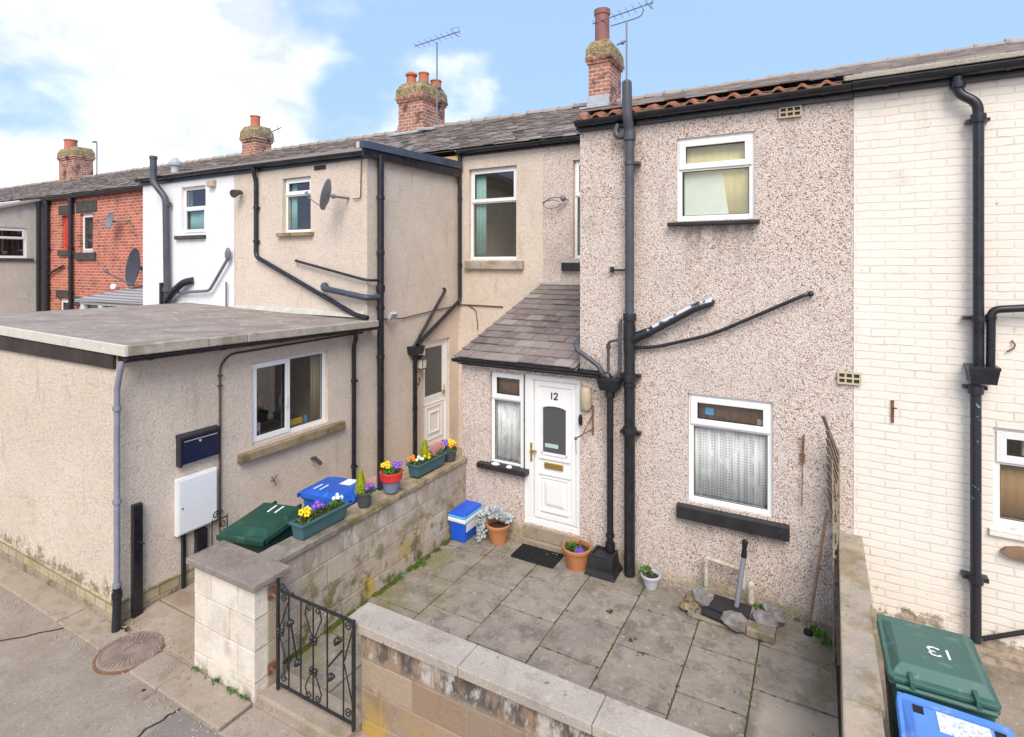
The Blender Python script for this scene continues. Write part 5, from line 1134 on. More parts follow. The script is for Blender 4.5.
scroll(mb, -4.22, -2.90, .035, 1.3, 1, 'y', Y, rr=.006); mb.tube([(-4.23, Y, -2.87), (-4.10, Y + .0, -2.94)], .008, 6); scroll(mb, -4.08, -2.93, .02, 1, 1, 'y', Y, rr=.006)
mb.build('scrollwork', 'black_iron', gt)

# ------------------------------------------------------------------ road fittings
mb = MB(); cx, cy, z = -6.11, 3.04, -3.93
mh = empty('manhole_cover', (cx, cy, z), 'round rusty brown manhole cover with radial ribs in the pavement edge', 'manhole cover')
mb.lathe(cx, cy, [(0, z + .012), (.275, z + .012), (.29, z + .006), (.29, z - .05)], 36); mb.build('cover', 'manhole_iron', mh)
mb = MB()
for k in range(32):
    a = 2 * math.pi * k / 32; mb.bar((cx + .06 * math.cos(a), cy + .06 * math.sin(a), z + .015), (cx + .25 * math.cos(a + .25), cy + .25 * math.sin(a + .25), z + .015), .012, .008)
mb.lathe(cx, cy, [(.262, z + .012), (.262, z + .019), (.275, z + .019), (.275, z + .012)], 36); mb.build('ribs', 'manhole_iron', mh)
mb = MB(); mb.lathe(cx, cy, [(.294, z - .03), (.294, z + .004), (.312, z + .003), (.314, z - .03)], 36); mb.build('frame', 'rusty_iron', mh)
mb = MB(); mb.box(-5.56, -5.34, 2.76, 2.88, -3.95, -3.934); sv = empty('stopcock_cover', (-5.45, 2.82, -3.95), 'small rusty rectangular stopcock cover set in the road', 'stopcock cover'); mb.build('cover', 'manhole_iron', sv, bevel=.002)
mb = MB(); mb.lathe(-5.45, 2.82, [(0, -3.9325), (.018, -3.9325), (.018, -3.94)], 10); mb.build('keyhole', 'gasket', sv)

# ------------------------------------------------------------------ wheelie bins
def bin_(colr, number, label, loc, rz, group, sticker=None, slots=False, sc=1.0, num=None):
    root = empty('wheelie_bin', (0, 0, 0), label, 'wheelie bin', group)
    w, d, h = .58, .72, 1.0
    b = MB(); b.hexa([(-.21, -.22, .04), (.21, -.22, .04), (.24, .25, .04), (-.24, .25, .04), (-.275, -.33, h - .03), (.275, -.33, h - .03), (.275, .33, h - .03), (-.275, .33, h - .03)])
    b.box(-.295, .295, -.35, .34, h - .05, h - .015); b.build('bin_body', colr, root, bevel=.02)
    l = MB(); l.box(-.29, .29, -.385, .345, h - .012, h + .018); l.box(-.29, .29, -.395, -.36, h - .055, h - .012)
    lo = MB()
    # lid skirt with rounded corners and domed centre, dished towards the front handle
    lo.prism([(-.295, -.35), (-.25, -.40), (.25, -.40), (.295, -.35), (.295, .33), (.27, .36), (-.27, .36), (-.295, .33)], 'z', h - .012, h + .022)
    P0 = [(-.27, -.33), (.27, -.33), (.27, .31), (-.27, .31)]; 
    vs_ = [(x, y, h + .022) for x, y in P0] + [(-.22, -.25, h + .062), (.22, -.25, h + .062), (.225, .27, h + .085), (-.225, .27, h + .085)]
    lo.add(vs_, [(4, 5, 6, 7), (0, 1, 5, 4), (1, 2, 6, 5), (2, 3, 7, 6), (3, 0, 4, 7)])
    lo.box(-.29, .29, -.408, -.385, h - .045, h + .012); lo.box(-.30, -.285, -.34, .30, h - .035, h + .0); lo.box(.285, .30, -.34, .30, h - .035, h + .0)
    lid = lo.build('lid', colr, root, bevel=.024)
    def topz(y): return h + .0645 + (y + .25) / .52 * .023
    nb_ = MB()
    for xx in (-.17, .17): nb_.box(xx - .012, xx + .012, .30, .41, h - .0, h + .05)
    nb_.tube([(-.26, .395, h - .01), (.26, .395, h - .01)], .016, 10); nb_.build('hinge_bar', colr, root)
    for xx in (-.26, .26):
        wb = MB(); wb.tube([(xx - .025, .27, .1), (xx + .025, .27, .1)], .1, 16); wb.build('wheel', 'rubber', root)
    if number:
        h_, w_, th_, nf = num or (.14, .10, .022, lambda u, v: (-.05 + u, .08 + v))
        mb = stroke_digits(number, lambda u, v, l_: (*nf(u, v), topz(nf(u, v)[1]) + l_), h_, w_, th_, .002); mb.build('number', 'number_white', lid)
    if sticker:
        s0, s1, s2, s3, sm_ = sticker; mb = MB(); mb.hexa([(s0, s2, topz(s2) - .001), (s1, s2, topz(s2) - .001), (s1, s3, topz(s3) - .001), (s0, s3, topz(s3) - .001), (s0, s2, topz(s2) + .002), (s1, s2, topz(s2) + .002), (s1, s3, topz(s3) + .002), (s0, s3, topz(s3) + .002)]); mb.build('sticker', sm_, lid)
    if slots:
        mb = MB()
        for xx in (-.2, .2): mb.box(xx - .035, xx + .02, -.24, -.17, topz(-.2) - .02, topz(-.2) + .0015)
        mb.build('grip_slot', 'rubber', lid)
    root.location = loc; root.rotation_euler = (0, 0, rz); root.scale = (sc,) * 3
    return root
bin_('bin_green', '11', 'dark green wheelie bin numbered 11 in the passage behind the pillar', (-5.42, 4.08, -3.885), R(15), 'wheelie bins of number 11', None)
bin_('bin_blue', '11', 'blue wheelie bin numbered 11 between the green bin and the black downpipes', (-5.36, 5.10, -3.885), R(-84), 'wheelie bins of number 11', (-.20, -.02, .0, .17, 'sign_label'), sc=1.0, num=(.14, .10, .022, lambda u, v: (.20 - v, -.23 + u)))
bin_('bin_green_faded', '13', 'faded green wheelie bin numbered 13 against the cream wall', (.72, 4.94, -3.86), R(181), 'wheelie bins of number 13', None, sc=1.02, num=(.10, .07, .015, lambda u, v: (-.10 + u, -.02 + v)))
bin_('bin_blue_faded', None, 'faded blue wheelie bin cut by the bottom right corner of the photo', (.735, 4.06, -3.86), R(178), 'wheelie bins of number 13', (-.16, .10, -.245, -.06, 'worn_label'), True, sc=1.0)

# ------------------------------------------------------------------ pots and planters
def leaf_blob(mb, c, r, n, size, seed, sq=(1, 1, 1), mi=0, up=.3):
    rnd = random.Random(seed)
    for i in range(n):
        d = Vector((rnd.gauss(0, 1), rnd.gauss(0, 1), abs(rnd.gauss(0, 1)) * .9 + .05)).normalized(); q = rnd.uniform(.25, 1) ** .6 * r
        p = Vector((c[0] + d.x * q * sq[0], c[1] + d.y * q * sq[1], c[2] + d.z * q * sq[2])); s = size * rnd.uniform(.6, 1.3)
        a = (d + Vector((rnd.uniform(-.5, .5), rnd.uniform(-.5, .5), up))).normalized(); b = a.cross(Vector((rnd.uniform(-1, 1), rnd.uniform(-1, 1), .3))).normalized() * s * .35; e = a * s
        dn = a.cross(b).normalized() * s * .12
        mb.add([p, p + e * .5 + b - dn, p + e, p + e * .5 - b - dn, p + e * .5 + dn], [(0, 1, 4), (1, 2, 4), (2, 3, 4), (3, 0, 4)], mi)
def flower(mb, c, r, mi, face, seed, eye=None):
    rnd = random.Random(seed); f = Vector(face).normalized(); u = f.cross(Vector((0, 0, 1))).normalized(); v = u.cross(f).normalized(); c = Vector(c)
    for k in range(5):
        a = 2 * math.pi * (k + .25 + rnd.uniform(-.08, .08)) / 5; d = u * math.cos(a) + v * math.sin(a); s = f.cross(d)
        mb.add([c, c + d * r * .5 + s * r * .42 + f * .004, c + d * r + s * r * .25, c + d * r * 1.02 - s * r * .25, c + d * r * .5 - s * r * .42 + f * .004], [(0, 1, 2, 3, 4)], mi)
    if eye is not None: mb.ball(c + f * .006, r * .25, 6, mi=eye)
CF = (.35, -.75, .45)
def pot(name, label, cat, x, y, z, rt_, rb_, h, mat, group=None, rim=.03, rimm=None):
    root = empty(name, (x, y, z), label, cat, group); mb = MB(); ex = rt_ * .10
    mb.lathe(x, y, [(0, z), (rb_, z), (rb_ + (rt_ - rb_) * .85, z + h * .84), (rt_ + ex * .3, z + h * .84), (rt_ + ex * .6, z + h - .008), (rt_ + ex * .3, z + h), (rt_ - .012, z + h), (rt_ - .02, z + h * .8), (0, z + h * .8)], 28)
    mb.build('pot_body', mat, root)
    mb = MB(); mb.lathe(x, y, [(0, z + h * .84), (rt_ - .019, z + h * .82)], 20); mb.build('soil', 'soil', root)
    return root, z + h * .84
TR = 'terracotta pots beside the door of number 12'
r, zt = pot('plant_pot', 'terracotta pot of silver leaved plant beside the blue cool box', 'plant pot', -3.93, 6.70, -3.9, .165, .11, .27, 'terracotta', TR)
mb = MB(); rnd = random.Random(12)
for k in range(26):
    a = rnd.uniform(0, 6.28); q = rnd.uniform(.03, .2); cxx = -3.96 + q * math.cos(a) * 1.1 - .03; cyy = 6.69 + q * math.sin(a) * .75; leaf_blob(mb, (cxx, cyy, zt + .20 - q * .8 + rnd.uniform(-.04, .05)), .05, 13, .062, k + 50)
for k in range(7): leaf_blob(mb, (-4.13 - .02 * k % .06, 6.58, zt + .06 - .045 * k), .05, 12, .055, k + 250)
mb.build('foliage', 'leaf_silver', r, fix=False)
r, zt = pot('plant_pot', 'wide terracotta pot with a purple pansy in front of the black gully box', 'plant pot', -2.72, 6.64, -3.9, .18, .12, .27, 'terracotta', TR)
mb = MB(); leaf_blob(mb, (-2.79, 6.62, zt - .01), .065, 60, .05, 4); leaf_blob(mb, (-2.66, 6.6, zt - .02), .05, 24, .04, 5); mb.build('foliage', 'leaf_green', r, fix=False)
mb = MB(); 
for k in range(4): flower(mb, (-2.66 + .03 * math.cos(k * 1.7), 6.57 + .02 * math.sin(k * 1.7), zt + .03), .028, 0, CF, k)
mb.build('flower', 'petal_purple', r, fix=False)
mb = MB(); mb.tube([(-2.70, 6.70, zt), (-2.70, 6.71, zt + .09)], .012, 6); leaf_blob(mb, (-2.70, 6.70, zt + .02), .06, 10, .04, 8); mb.build('dead_stem', 'brown_wood', r, fix=False)
r, zt = pot('plant_pot', 'small pale plastic bucket with seedlings at the foot of the big black pipe', 'plant pot', -1.77, 6.66, -3.9, .115, .07, .16, 'pale_bucket')
mb = MB(); leaf_blob(mb, (-1.83, 6.68, zt), .075, 60, .045, 14); mb.build('foliage', 'leaf_green', r, fix=False)
WT = -2.855
def planting(root, z, spots):
    for k, (kind, x, y, s) in enumerate(spots):
        if kind == 'pansy':
            pass
    fm = MB(); names = ['petal_yellow', 'petal_orange', 'petal_purple', 'petal_white', 'soil']; used = False
    lv = MB()
    for k, (kind, x, y, s) in enumerate(spots):
        if kind in ('yellow', 'orange', 'purple', 'white'):
            mi = {'yellow': 0, 'orange': 1, 'purple': 2, 'white': 3}[kind]
            for q in range(4):
                flower(fm, (x + .04 * math.cos(q * 1.6 + k), y + .04 * math.sin(q * 1.6 + k), z + .09 * s + .02 * (q % 2)), .032 * s, mi, (CF[0] + .3 * math.cos(q), CF[1], CF[2]), q + k * 7, 4 if mi < 2 else 0); used = True
        leaf_blob(lv, (x, y, z - .01), .065, 26, .042, k * 5 + 1)
        if kind == 'cone':
            cm_ = MB(); rnd = random.Random(k)
            for q in range(560):
                t_ = rnd.random(); a = rnd.uniform(0, 6.28); rr = .085 * (1 - t_) ** .75 * math.sqrt(rnd.random()) + .004; p = Vector((x + rr * math.cos(a), y + rr * math.sin(a), z + t_ * .26)); sz = .028
                b = Vector((math.cos(a), math.sin(a), 0)).cross(Vector((0, 0, 1))) * sz * .35
                cm_.add([p - b, p + b, p + Vector((math.cos(a) * .01, math.sin(a) * .01, sz))], [(0, 1, 2)])
            cm_.build('dwarf_conifer', 'leaf_lime', root, fix=False)
        if kind == 'heather':
            cm_ = MB(); rnd = random.Random(k)
            for q in range(55):
                a = rnd.uniform(0, 6.28); rr = .08 * rnd.random(); b_ = Vector((x + rr * .4 * math.cos(a), y + rr * .4 * math.sin(a), z)); t2 = Vector((x + rr * 1.2 * math.cos(a), y + rr * 1.2 * math.sin(a), z + rnd.uniform(.09, .17)))
                s_ = Vector((.005, .003, 0)); cm_.add([b_ - s_ * .5, b_ + s_ * .5, t2 + s_ * 1.0, t2 - s_ * 1.0], [(0, 1, 2, 3)])
            cm_.build('heather', 'heather_pink', root, fix=False)
    lv.build('foliage', 'leaf_green', root, fix=False)
    if used: fm.build('flower', names, root, fix=False)
def trough(label, y0, y1, x0, x1, z, h, spots):
    root = empty('flower_trough', ((x0 + x1) / 2, (y0 + y1) / 2, z), label, 'flower trough', 'teal troughs on the side wall')
    mb = MB(); t_ = .02
    mb.hexa([(x0 + t_, y0 + t_, z), (x1 - t_, y0 + t_, z), (x1 - t_, y1 - t_, z), (x0 + t_, y1 - t_, z), (x0, y0, z + h), (x1, y0, z + h), (x1, y1, z + h), (x0, y1, z + h)])
    body = mb.build('trough_body', 'teal_plastic', root, bevel=.02)
    mb = MB(); 
    for q in ((x0 - .012, x1 + .012, y0 - .012, y0 + .015), (x0 - .012, x1 + .012, y1 - .015, y1 + .012), (x0 - .012, x0 + .015, y0 + .016, y1 - .016), (x1 - .015, x1 + .012, y0 + .016, y1 - .016)): mb.box(q[0], q[1], q[2], q[3], z + h - .012, z + h + .012)
    mb.build('trough_rim', 'teal_plastic', root, bevel=.004)
    mb = MB(); mb.box(x0 + .016, x1 - .016, y0 + .016, y1 - .016, z + h + .0005, z + h + .006); mb.build('soil', 'soil', root)
    planting(root, z + h, spots); return root
trough('teal trough nearest the gate pillar with yellow, purple and white pansies', 3.93, 4.57, -4.83, -4.64, -2.865, .16, [('yellow', -4.72, 4.02, 1.1), ('purple', -4.74, 4.22, 1), ('x', -4.74, 4.33, 1), ('orange', -4.78, 4.12, .5), ('white', -4.76, 4.52, .7), ('x', -4.72, 4.43, .6)])
trough('teal trough near the porch with lime conifer and pink heather', 5.80, 6.44, -4.82, -4.63, -2.845, .16, [('orange', -4.78, 5.84, .8), ('white', -4.70, 5.92, .65), ('cone', -4.74, 6.08, 1), ('yellow', -4.68, 6.05, .6), ('heather', -4.74, 6.32, 1), ('heather', -4.74, 6.4, 1), ('heather', -4.72, 6.25, 1)])
r, zt = pot('plant_pot', 'charcoal pot with lime conifer on the wall between near trough and red pot', 'plant pot', -4.70, 4.88, -2.85, .095, .07, .17, 'charcoal_plastic', 'charcoal pots on the side wall'); planting(r, zt, [('cone', -4.74, 4.86, 1), ('heather', -4.70, 4.95, 1), ('purple', -4.66, 4.90, .8)])
r, zt = pot('plant_pot', 'charcoal pot of purple and yellow pansies on the wall end by the porch', 'plant pot', -4.70, 6.62, -2.85, .10, .08, .17, 'charcoal_plastic', 'charcoal pots on the side wall'); planting(r, zt, [('purple', -4.76, 6.56, 1.1), ('yellow', -4.68, 6.62, 1.1), ('orange', -4.66, 6.6, .8)])
r = empty('plant_pot', (-4.70, 5.35, -2.85), 'two tone pot with red rim and slate blue base on the side wall', 'plant pot')
mb = MB(); mb.lathe(-4.70, 5.35, [(0, -2.85), (.088, -2.85), (.118, -2.70), (.118, -2.69)], 26); mb.build('pot_body', 'slate_blue_plastic', r)
mb = MB(); mb.lathe(-4.70, 5.35, [(.118, -2.705), (.135, -2.70), (.145, -2.605), (.14, -2.60), (.125, -2.60), (.12, -2.64)], 26); mb.build('pot_rim', 'red_plastic', r)
mb = MB(); mb.lathe(-4.70, 5.35, [(0, -2.625), (.123, -2.63)], 20); mb.build('soil', 'soil', r); planting(r, -2.625, [('yellow', -4.77, 5.32, 1), ('x', -4.70, 5.38, 1), ('purple', -4.64, 5.40, 1), ('x', -4.68, 5.28, 1)])
r, zt = pot('plant_pot', 'small green plastic pot tucked behind the porch corner', 'plant pot', -4.83, 6.83, -2.85, .07, .055, .13, 'teal_plastic')
# cool box
cb = empty('cool_box', (-4.43, 6.66, -3.9), 'bright blue cool box with white and sky blue lid in the yard corner', 'cool box')
a = (-4.575, -4.30, 6.41, 6.87)
mb = MB(); mb.hexa([(a[0] + .02, a[2] + .02, -3.9), (a[1] - .02, a[2] + .02, -3.9), (a[1] - .02, a[3] - .02, -3.9), (a[0] + .02, a[3] - .02, -3.9), (a[0], a[2], -3.62), (a[1], a[2], -3.62), (a[1], a[3], -3.62), (a[0], a[3], -3.62)]); cbb = mb.build('box_body', 'bright_blue_plastic', cb, bevel=.02)
mb = MB(); mb.box(a[0] - .012, a[1] + .012, a[2] - .012, a[3] + .012, -3.62, -3.565); mb.build('box_band', 'white_plastic', cb, bevel=.012)
mb = MB(); mb.box(a[0] - .008, a[1] + .008, a[2] - .008, a[3] + .008, -3.564, -3.53); mb.build('box_handle', 'sky_blue_plastic', cb, bevel=.012)
mb = MB(); mb.frust(a[0] - .004, a[1] + .004, a[2] - .004, a[3] + .004, -3.529, -3.49, .02, .02); mb.build('box_lid', 'bright_blue_plastic', cb, bevel=.012)
mb = MB(); mb.hexa([(a[1] - .006, 6.45, -3.75), (a[1] - .003, 6.45, -3.75), (a[1] - .003, 6.78, -3.75), (a[1] - .006, 6.78, -3.75), (a[1] + .001, 6.45, -3.63), (a[1] + .004, 6.45, -3.63), (a[1] + .004, 6.78, -3.63), (a[1] + .001, 6.78, -3.63)]); mb.build('box_label', 'sign_label', cb)
# rubber mat
mb = MB(); x0, x1, y0, y1 = -3.58, -2.98, 6.45, 6.79; z = -3.893
nx, ny = 11, 6; mo = empty('door_mat', ((x0 + x1) / 2, (y0 + y1) / 2, z), 'black rubber grid door mat on the flags in front of door 12', 'door mat')
for i in range(nx + 1): u = x0 + (x1 - x0) * i / nx; mb.box(u - .009, u + .009, y0, y1, z, z + .015)
for j in range(ny + 1): v_ = y0 + (y1 - y0) * j / ny; mb.box(x0, x1, v_ - .009, v_ + .009, z, z + .0165)
mb.box(x0, x1, y0, y1, z - .002, z + .003); mb.build('mat_grid', 'rubber', mo)

# ------------------------------------------------------------------ drain surround, pipes, poles
mb = MB(); rnd = random.Random(21)
ss = empty('stone_surround', (-.85, 6.6, -3.9), 'rough pile of stones and slates round the drain under the lower window', 'stone pile')
def rock(mb, c, r, sq, seed, rough=.18):
    rn = random.Random(seed); seg = 9; rows = 6; vs_ = []; fs = []
    for i in range(rows + 1):
        th = math.pi * i / rows
        for k in range(seg):
            ph = 2 * math.pi * k / seg; q = 1 + rn.uniform(-rough, rough)
            if i in (0, rows): q = 1
            vs_.append((c[0] + r * sq[0] * math.sin(th) * math.cos(ph) * q, c[1] + r * sq[1] * math.sin(th) * math.sin(ph) * q, c[2] + r * sq[2] * math.cos(th) * q))
    for i in range(rows):
        for k in range(seg): k2 = (k + 1) % seg; fs.append((i * seg + k, (i + 1) * seg + k, (i + 1) * seg + k2, i * seg + k2))
    mb.add(vs_, fs, 0, False)
for (c, r, sq, sd) in (((-1.15, 6.55, -3.79), .125, (1, .85, .85), 1), ((-.78, 6.33, -3.81), .13, (1.15, .8, .7), 2), ((-.50, 6.47, -3.80), .12, (1.1, .8, .7), 3), ((-.38, 6.62, -3.82), .085, (1, .9, .9), 5), ((-.46, 6.72, -3.80), .07, (1.2, .9, .9), 9)):
    mb = MB(); rock(mb, c, r, sq, sd); mb.build('stone', 'field_stone', ss, bevel=0)
for (c, sz, rz) in (((-.97, 6.34, -3.83), (.30, .10, .035), -.25), ((-.85, 6.52, -3.80), (.40, .26, .035), -.1), ((-1.0, 6.44, -3.85), (.26, .18, .04), .2)):
    mb = MB(); mb.obox(c, sz, rz, .08); mb.build('slate_piece', 'dark_slate_sill', ss, bevel=.006)
mb = MB(); mb.obox((-.52, 6.33, -3.85), (.27, .17, .085), -.05)
mb.build('kerb_block', 'step_stone', ss, bevel=.01)
mb = MB(); mb.box(-1.22, -.40, 6.28, 6.34, -3.9, -3.86); mb.box(-1.27, -1.2, 6.3, 6.75, -3.9, -3.84); mb.box(-1.2, -.42, 6.35, 6.88, -3.9, -3.87); mb.build('rubble_bed', 'dirt_gravel', ss, bevel=.012)
mb = MB()
for k in range(16): rock(mb, (-1.28 + rnd.uniform(-.04, .08), 6.36 + rnd.uniform(0, .38), -3.87 + rnd.uniform(0, .03)), rnd.uniform(.035, .06), (1, 1, .7), k + 30)
mb.build('rubble', 'sandstone_coping', ss)
mb = MB(); mb.tube(rounded([(-1.15, 6.78, -3.82), (-1.15, 6.78, -3.44), (-.74, 6.78, -3.48), (-.74, 6.78, -3.68)], .03), .024, 10)
collar(mb, -1.15, 6.78, -3.46, .032, .05); mb.ball((-.66, 6.74, -3.62), .042, 8, (1, 1, 1.6)); mb.tube([(-.66, 6.74, -3.8), (-.66, 6.74, -3.6)], .036, 10)
tag(mb.build('drain_pipe', 'mossy_pipe'), 'pale mossy plastic pipework rising from the stones under the window', 'pipework')
st = empty('standpipe', (-.80, 6.55, -3.82), 'grey plastic standpipe with black cap standing among the stones', 'standpipe')
mb = MB(); mb.tube([(-.80, 6.55, -3.86), (-.72, 6.62, -3.24)], .027, 12); mb.build('pipe', 'pale_grey_plastic', st)
mb = MB(); mb.tube([(-.7205, 6.62, -3.25), (-.716, 6.625, -3.16), (-.712, 6.63, -3.09)], .03, 12, rads=[.032, .024, .032]); mb.ball((-.712, 6.63, -3.09), .034, 10); mb.build('cap', 'rubber', st)
mb = MB(); mb.tube([(-.09, 6.62, -3.86), (.085, 6.78, -2.62)], .015, 8); po = empty('broom_handle', (-.09, 6.62, -3.9), 'brown wooden broom handle leaning on the trellis by the boundary wall', 'broom handle'); mb.build('handle', 'brown_wood', po)
mb = MB(); mb.lathe(-.09, 6.62, [(0, -3.9), (.045, -3.9), (.045, -3.87), (.02, -3.84), (0, -3.84)], 12); mb.build('foot', 'rubber', po)
# trellis standing on edge along the boundary wall
tr = empty('trellis', (.14, 6.5, -3.9), 'weathered expanding wooden trellis standing against the boundary wall', 'trellis')
mb = MB(); rnd = random.Random(17)
def TP(s, z, off=0): # s: 0 at the house wall .. 1 towards the camera ; plane leans towards the yard at the top
    y = 6.84 - s * .62; x = .165 - .028 * s - (.05 if z > -2.3 else 0) * (z + 2.3) / .7 * (1 + s * 0) + off; return (x, y, z)
for k in range(9):
    z = -3.88 + k * .235
    a = TP(0, min(-1.95, z + .36), -.008); b = TP(1, z - (.0 if k else -.02) if z < -2.3 else z, -.008)
    if z < -2.2: mb.bar(a, TP(1, max(-3.88, z - .3), -.008), .022, .010, up=(1, 0, 0))
    if z < -2.2: mb.bar(TP(0, max(-3.88, z - .3), .008), TP(1, z + .1, .008), .022, .010, up=(1, 0, 0))
for k in range(10): mb.bar((.178, 6.82, -2.80 + k * .088), (.10 - .002 * k - (.035 if k == 9 else 0), 6.72 - .008 * k, -2.44 + k * .088 + (.06 if k == 9 else 0)), .040, .014)
for k in range(9): mb.bar((.186, 6.84, -2.30 - k * .17), (.15, 6.60 - .02 * k, -2.42 - k * .165), .036, .012)
mb.build('slats', 'weathered_wood', tr)
mb = MB(); mb.bar((.186, 6.84, -3.9), (.18, 6.84, -1.97), .04, .04); mb.bar((.176, 6.24, -3.9), (.162, 6.50, -2.95), .034, .03); mb.bar((.16, 6.40, -3.9), (.165, 6.55, -3.2), .02, .02)
mb.build('uprights', 'weathered_wood', tr)
mb = MB()
for k in range(9): mb.ball((.168, 6.82, -2.05 - k * .2), .014, 6)
mb.build('gap_dots', 'rubber', tr)  # black balls put in for the dark gaps at the slat ends

# ------------------------------------------------------------------ aerials and dishes
def yagi(label, x, y, z0, z1, a, b, n=8, folded=True, group='tv aerials on the chimneys'):
    root = empty('tv_aerial', (x, y, z0), label, 'tv aerial', group)
    mb = MB(); mb.tube([(x, y, z0), (x, y, z1)], .022, 8); mb.build('mast', 'aerial_metal', root)
    mb = MB(); mb.tube([a, b], .014, 6); A, B = Vector(a), Vector(b); d = (B - A).normalized(); s = d.cross(Vector((0, 0, 1))).normalized()
    for k in range(n):
        p = A + (B - A) * (k + .3) / n; L = .13 + .05 * k / n; mb.tube([p - Vector((0, 0, 1)) * L * .25 - s * L, p + Vector((0, 0, 1)) * L * .25 + s * L], .006, 5)
    if folded:
        p = A + (B - A) * .92
        for q in (-1, 1): mb.tube([p - s * .2 + Vector((0, 0, q * .04)), p + Vector((0, 0, q * .14)) + d * .12, p + s * .2 + Vector((0, 0, q * .04))], .009, 5)
    mb.build('antenna', 'aerial_metal', root); return root
yagi('long tv aerial on the middle chimney with several pots', -9.69, 13.0, 4.15, 6.46, (-10.5, 13.0, 6.50), (-8.85, 12.9, 6.56))
r = yagi('double boomed tv aerial on the chimney with the tall purple pot', -4.10, 13.2, 4.2, 5.95, (-5.0, 13.25, 6.10), (-3.42, 13.1, 6.22), 9)
mb = MB(); mb.tube(rounded([(-4.5, 13.2, 5.92), (-3.85, 13.2, 5.98), (-3.72, 13.2, 6.02), (-3.68, 13.2, 6.16)], .08), .014, 6); mb.ball((-4.2, 13.2, 5.45), .05, 8); mb.tube([(-4.35, 13.2, 5.42), (-4.1, 13.2, 5.48)], .02, 6); mb.build('antenna_stay', 'aerial_metal', r)
r = empty('tv_aerial', (-29.7, 13.3, 4.3), 'plain pole aerial beside the farthest chimney', 'tv aerial', 'tv aerials on the chimneys'); mb = MB(); mb.tube([(-29.7, 13.3, 4.2), (-29.7, 13.3, 5.72), (-29.8, 13.3, 5.78)], .03, 6); mb.box(-30.05, -29.78, 13.25, 13.35, 5.76, 5.82); mb.build('mast', 'aerial_metal', r)
r = empty('tv_aerial', (-17.7, 13.3, 4.3), 'small aerial beside the single pot chimney of the red brick house', 'tv aerial', 'tv aerials on the chimneys'); mb = MB(); mb.tube([(-17.75, 13.3, 4.3), (-17.4, 13.3, 4.9)], .02, 6); mb.tube([(-17.75, 13.3, 4.72), (-16.8, 13.3, 4.9)], .018, 6); mb.tube([(-17.4, 13.3, 5.0), (-17.3, 13.3, 4.6)], .012, 5); mb.tube([(-17.0, 13.3, 5.0), (-16.95, 13.3, 4.7)], .012, 5); mb.build('mast', 'aerial_metal', r)
def dish(label, c, r, nrm, wallp, mat, arm=True):
    root = empty('satellite_dish', wallp, label, 'satellite dish', 'satellite dishes on the terrace'); n = Vector(nrm).normalized(); u = n.cross(Vector((0, 0, 1))).normalized(); v = u.cross(n).normalized(); C = Vector(c)
    mb = MB(); vs_ = []; fs = []; seg = 24
    for side, off in ((0, 0), (1, -.012)):
        for i in range(5):
            q = i / 4
            for k in range(seg): a = 2 * math.pi * k / seg; vs_.append(C + (u * math.cos(a) * .92 + v * math.sin(a)) * r * q + n * (r * .22 * q * q + off))
    for side in (0, 1):
        o = side * 5 * seg
        for i in range(4):
            for k in range(seg): k2 = (k + 1) % seg; fs.append((o + i * seg + k, o + i * seg + k2, o + (i + 1) * seg + k2, o + (i + 1) * seg + k))
    for k in range(seg): k2 = (k + 1) % seg; fs.append((4 * seg + k, 4 * seg + k2, 9 * seg + k2, 9 * seg + k))
    mb.add(vs_, fs, 0, True); mb.build('reflector', mat, root, fix=False)
    mb = MB(); tip = C + n * r * 1.35 - v * r * .35; mb.tube([C - v * r * .95, tip], r * .04, 6); mb.tube([tip - n * .04, tip + Vector((0, 0, .06))], r * .11, 8); mb.tube([C - n * .02, C - n * r * .4, Vector(wallp)], r * .08, 8); mb.ball(C - n * r * .3, r * .16, 8); mb.build('arm', 'dish_grey', root); return root
dish('grey satellite dish on the upper beige wall right of the small window', (-7.22, 6.66, 1.17), .27, (-.80, -.50, .22), (-7.12, 7.02, 1.15), 'dish_grey')
dish('small pale satellite dish high on the red brick wall', (-20.2, 9.45, 1.42), .28, (-.05, -1, .15), (-19.6, 9.75, 1.45), 'dish_grey')
dish('large black satellite dish low on the red brick wall beside the white house', (-17.75, 9.0, -.10), .58, (-.15, -.95, .12), (-17.2, 9.75, -.1), 'dish_black')
mb = MB(); mb.tube(rounded([(-7.0, 6.99, 1.13), (-6.82, 6.99, 1.12), (-6.80, 6.99, 1.86)], .06), .009, 6); mb.build('cable', 'brown_cable', h11)
mb = MB(); mb.tube([(-4.15, 9.72, 1.22), (-4.3, 9.6, 1.28), (-4.45, 9.55, 1.26), (-4.62, 9.55, 1.18)], .012, 6); mb.tube([(-4.45 + .14 * math.cos(a) * 1.3, 9.6, 1.15 + .08 * math.sin(a)) for a in [2 * math.pi * k / 12 for k in range(13)]], .009, 6); mb.ball((-4.22, 9.62, 1.25), .06, 8)
tag(mb.build('loop_aerial', 'aerial_metal'), 'small wire loop aerial beside the narrow upstairs window', 'aerial')
mb = MB(); mb.lathe(-20.0, 11.4, [(.14, 2.9), (.14, 3.5), (.22, 3.52), (.22, 3.62), (.05, 3.8), (0, 3.8)], 10); tag(mb.build('roof_vent', 'lead'), 'grey metal flue terminal on the red brick house roof', 'roof vent')

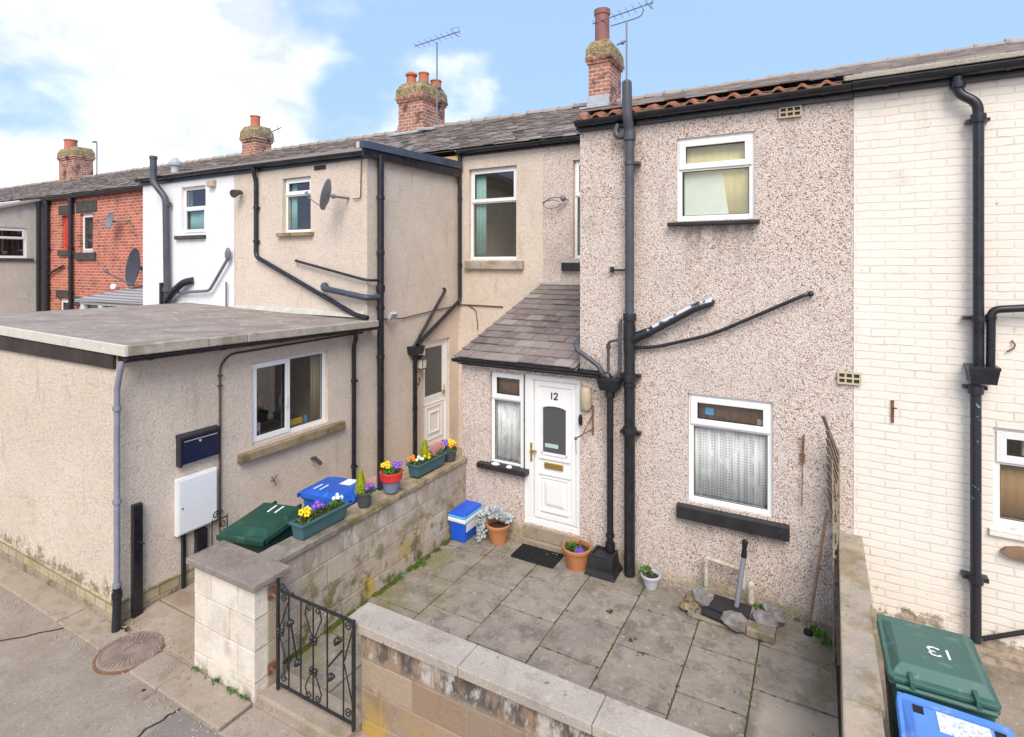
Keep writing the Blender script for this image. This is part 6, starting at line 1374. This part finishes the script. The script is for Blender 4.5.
# ------------------------------------------------------------------ weeds, moss and litter
mb = MB(); rnd = random.Random(41)
for k in range(22):
    y = rnd.uniform(3.7, 6.35); leaf_blob(mb, (-4.57 + abs(rnd.gauss(0, .03)), y, -3.905), .022, 10, .022, k)
for (x, y, s) in ((-1.12, 6.70, .07), (-.98, 6.68, .09), (-.58, 6.78, .07), (-.03, 6.68, .06), (.03, 6.6, .07), (.08, 6.5, .06), (-.2, 6.8, .03), (-4.45, 4.4, .05), (-4.5, 5.7, .06), (-4.52, 5.3, .05), (-1.12, 6.28, .03), (-.52, 6.23, .03), (-1.13, 5.2, .018), (-.5, 5.85, .015)):
    leaf_blob(mb, (x, y, -3.895), s * .75, int(34), s * .6, int(x * 100) + 900, up=.9)
for k in range(22): leaf_blob(mb, (rnd.uniform(-5.3, -4.45), 3.19 - abs(rnd.gauss(0, .012)), -3.91), .018, 8, .02, k + 300)
tag(mb.build('weeds', 'leaf_green', fix=False), 'small green weeds and moss along the wall foot and flags', 'weeds', kind='stuff')
mb = MB(); rnd = random.Random(43)
y = 3.65
while y < 6.4:
    for q in range(3 if math.sin(y * 9) + math.sin(y * 23) > -.3 else 0): mb.ball((-4.585 + rnd.uniform(0, .05), y + rnd.uniform(0, .05), -3.903), rnd.uniform(.012, .035), 7, (1.2, 1.6, .45), jit=.2)
    y += .035
for a, b, ys in cols:
    for k in range(40):
        y = rnd.uniform(4.2, 6.8)
        if rnd.random() < .6: mb.ball((a + rnd.gauss(0, .004), y, -3.904), rnd.uniform(.006, .015), 6, (1, 2.2, .6), jit=.2)
        else: mb.ball((rnd.uniform(a, b), rnd.choice(ys[1:-1]) + rnd.gauss(0, .004), -3.904), rnd.uniform(.005, .012), 6, (2.2, 1, .6), jit=.2)
tag(mb.build('moss_strip', 'moss', fix=False), 'dark green moss along the foot of the side wall and in the paving joints', 'moss', kind='stuff')
mb = MB(); rnd = random.Random(44)
for k in range(260):
    x = rnd.uniform(-4.4, .05); y = 6.88 - abs(rnd.gauss(0, .10)); mb.ball((x, y, -3.895), rnd.uniform(.006, .016), 5, (1, 1, .6))
for k in range(160): mb.ball((rnd.uniform(-6.6, -5.3), rnd.uniform(3.05, 3.6), -3.915), rnd.uniform(.004, .011), 5)
for k in range(260):
    x = rnd.uniform(-9.5, -3.2); mb.ball((x, 2.88 - abs(rnd.gauss(0, .09)), -3.94), rnd.uniform(.004, .011), 5)
for k in range(200): mb.ball((rnd.uniform(-4.5, .1), rnd.uniform(3.8, 6.8), -3.893), rnd.uniform(.003, .007), 5)
tag(mb.build('grit', 'coping_concrete', fix=False), 'loose grit fallen along the foot of the pebbledash wall', 'grit', kind='stuff')
for x, y, r_ in ((-1.68, 5.62, .035), (-2.05, 5.97, .04), (-1.55, 5.48, .022)):
    mb = MB()
    for k in range(5): mb.ball((x + rnd.uniform(-.03, .03), y + rnd.uniform(-.03, .03), -3.893), r_ * .5, 7, (1, 1, .4), jit=.2)
    tag(mb.build('moss_clump', 'moss', fix=False), 'small dark moss clump on the flags', 'moss', 'moss clumps on the flags', kind='stuff')
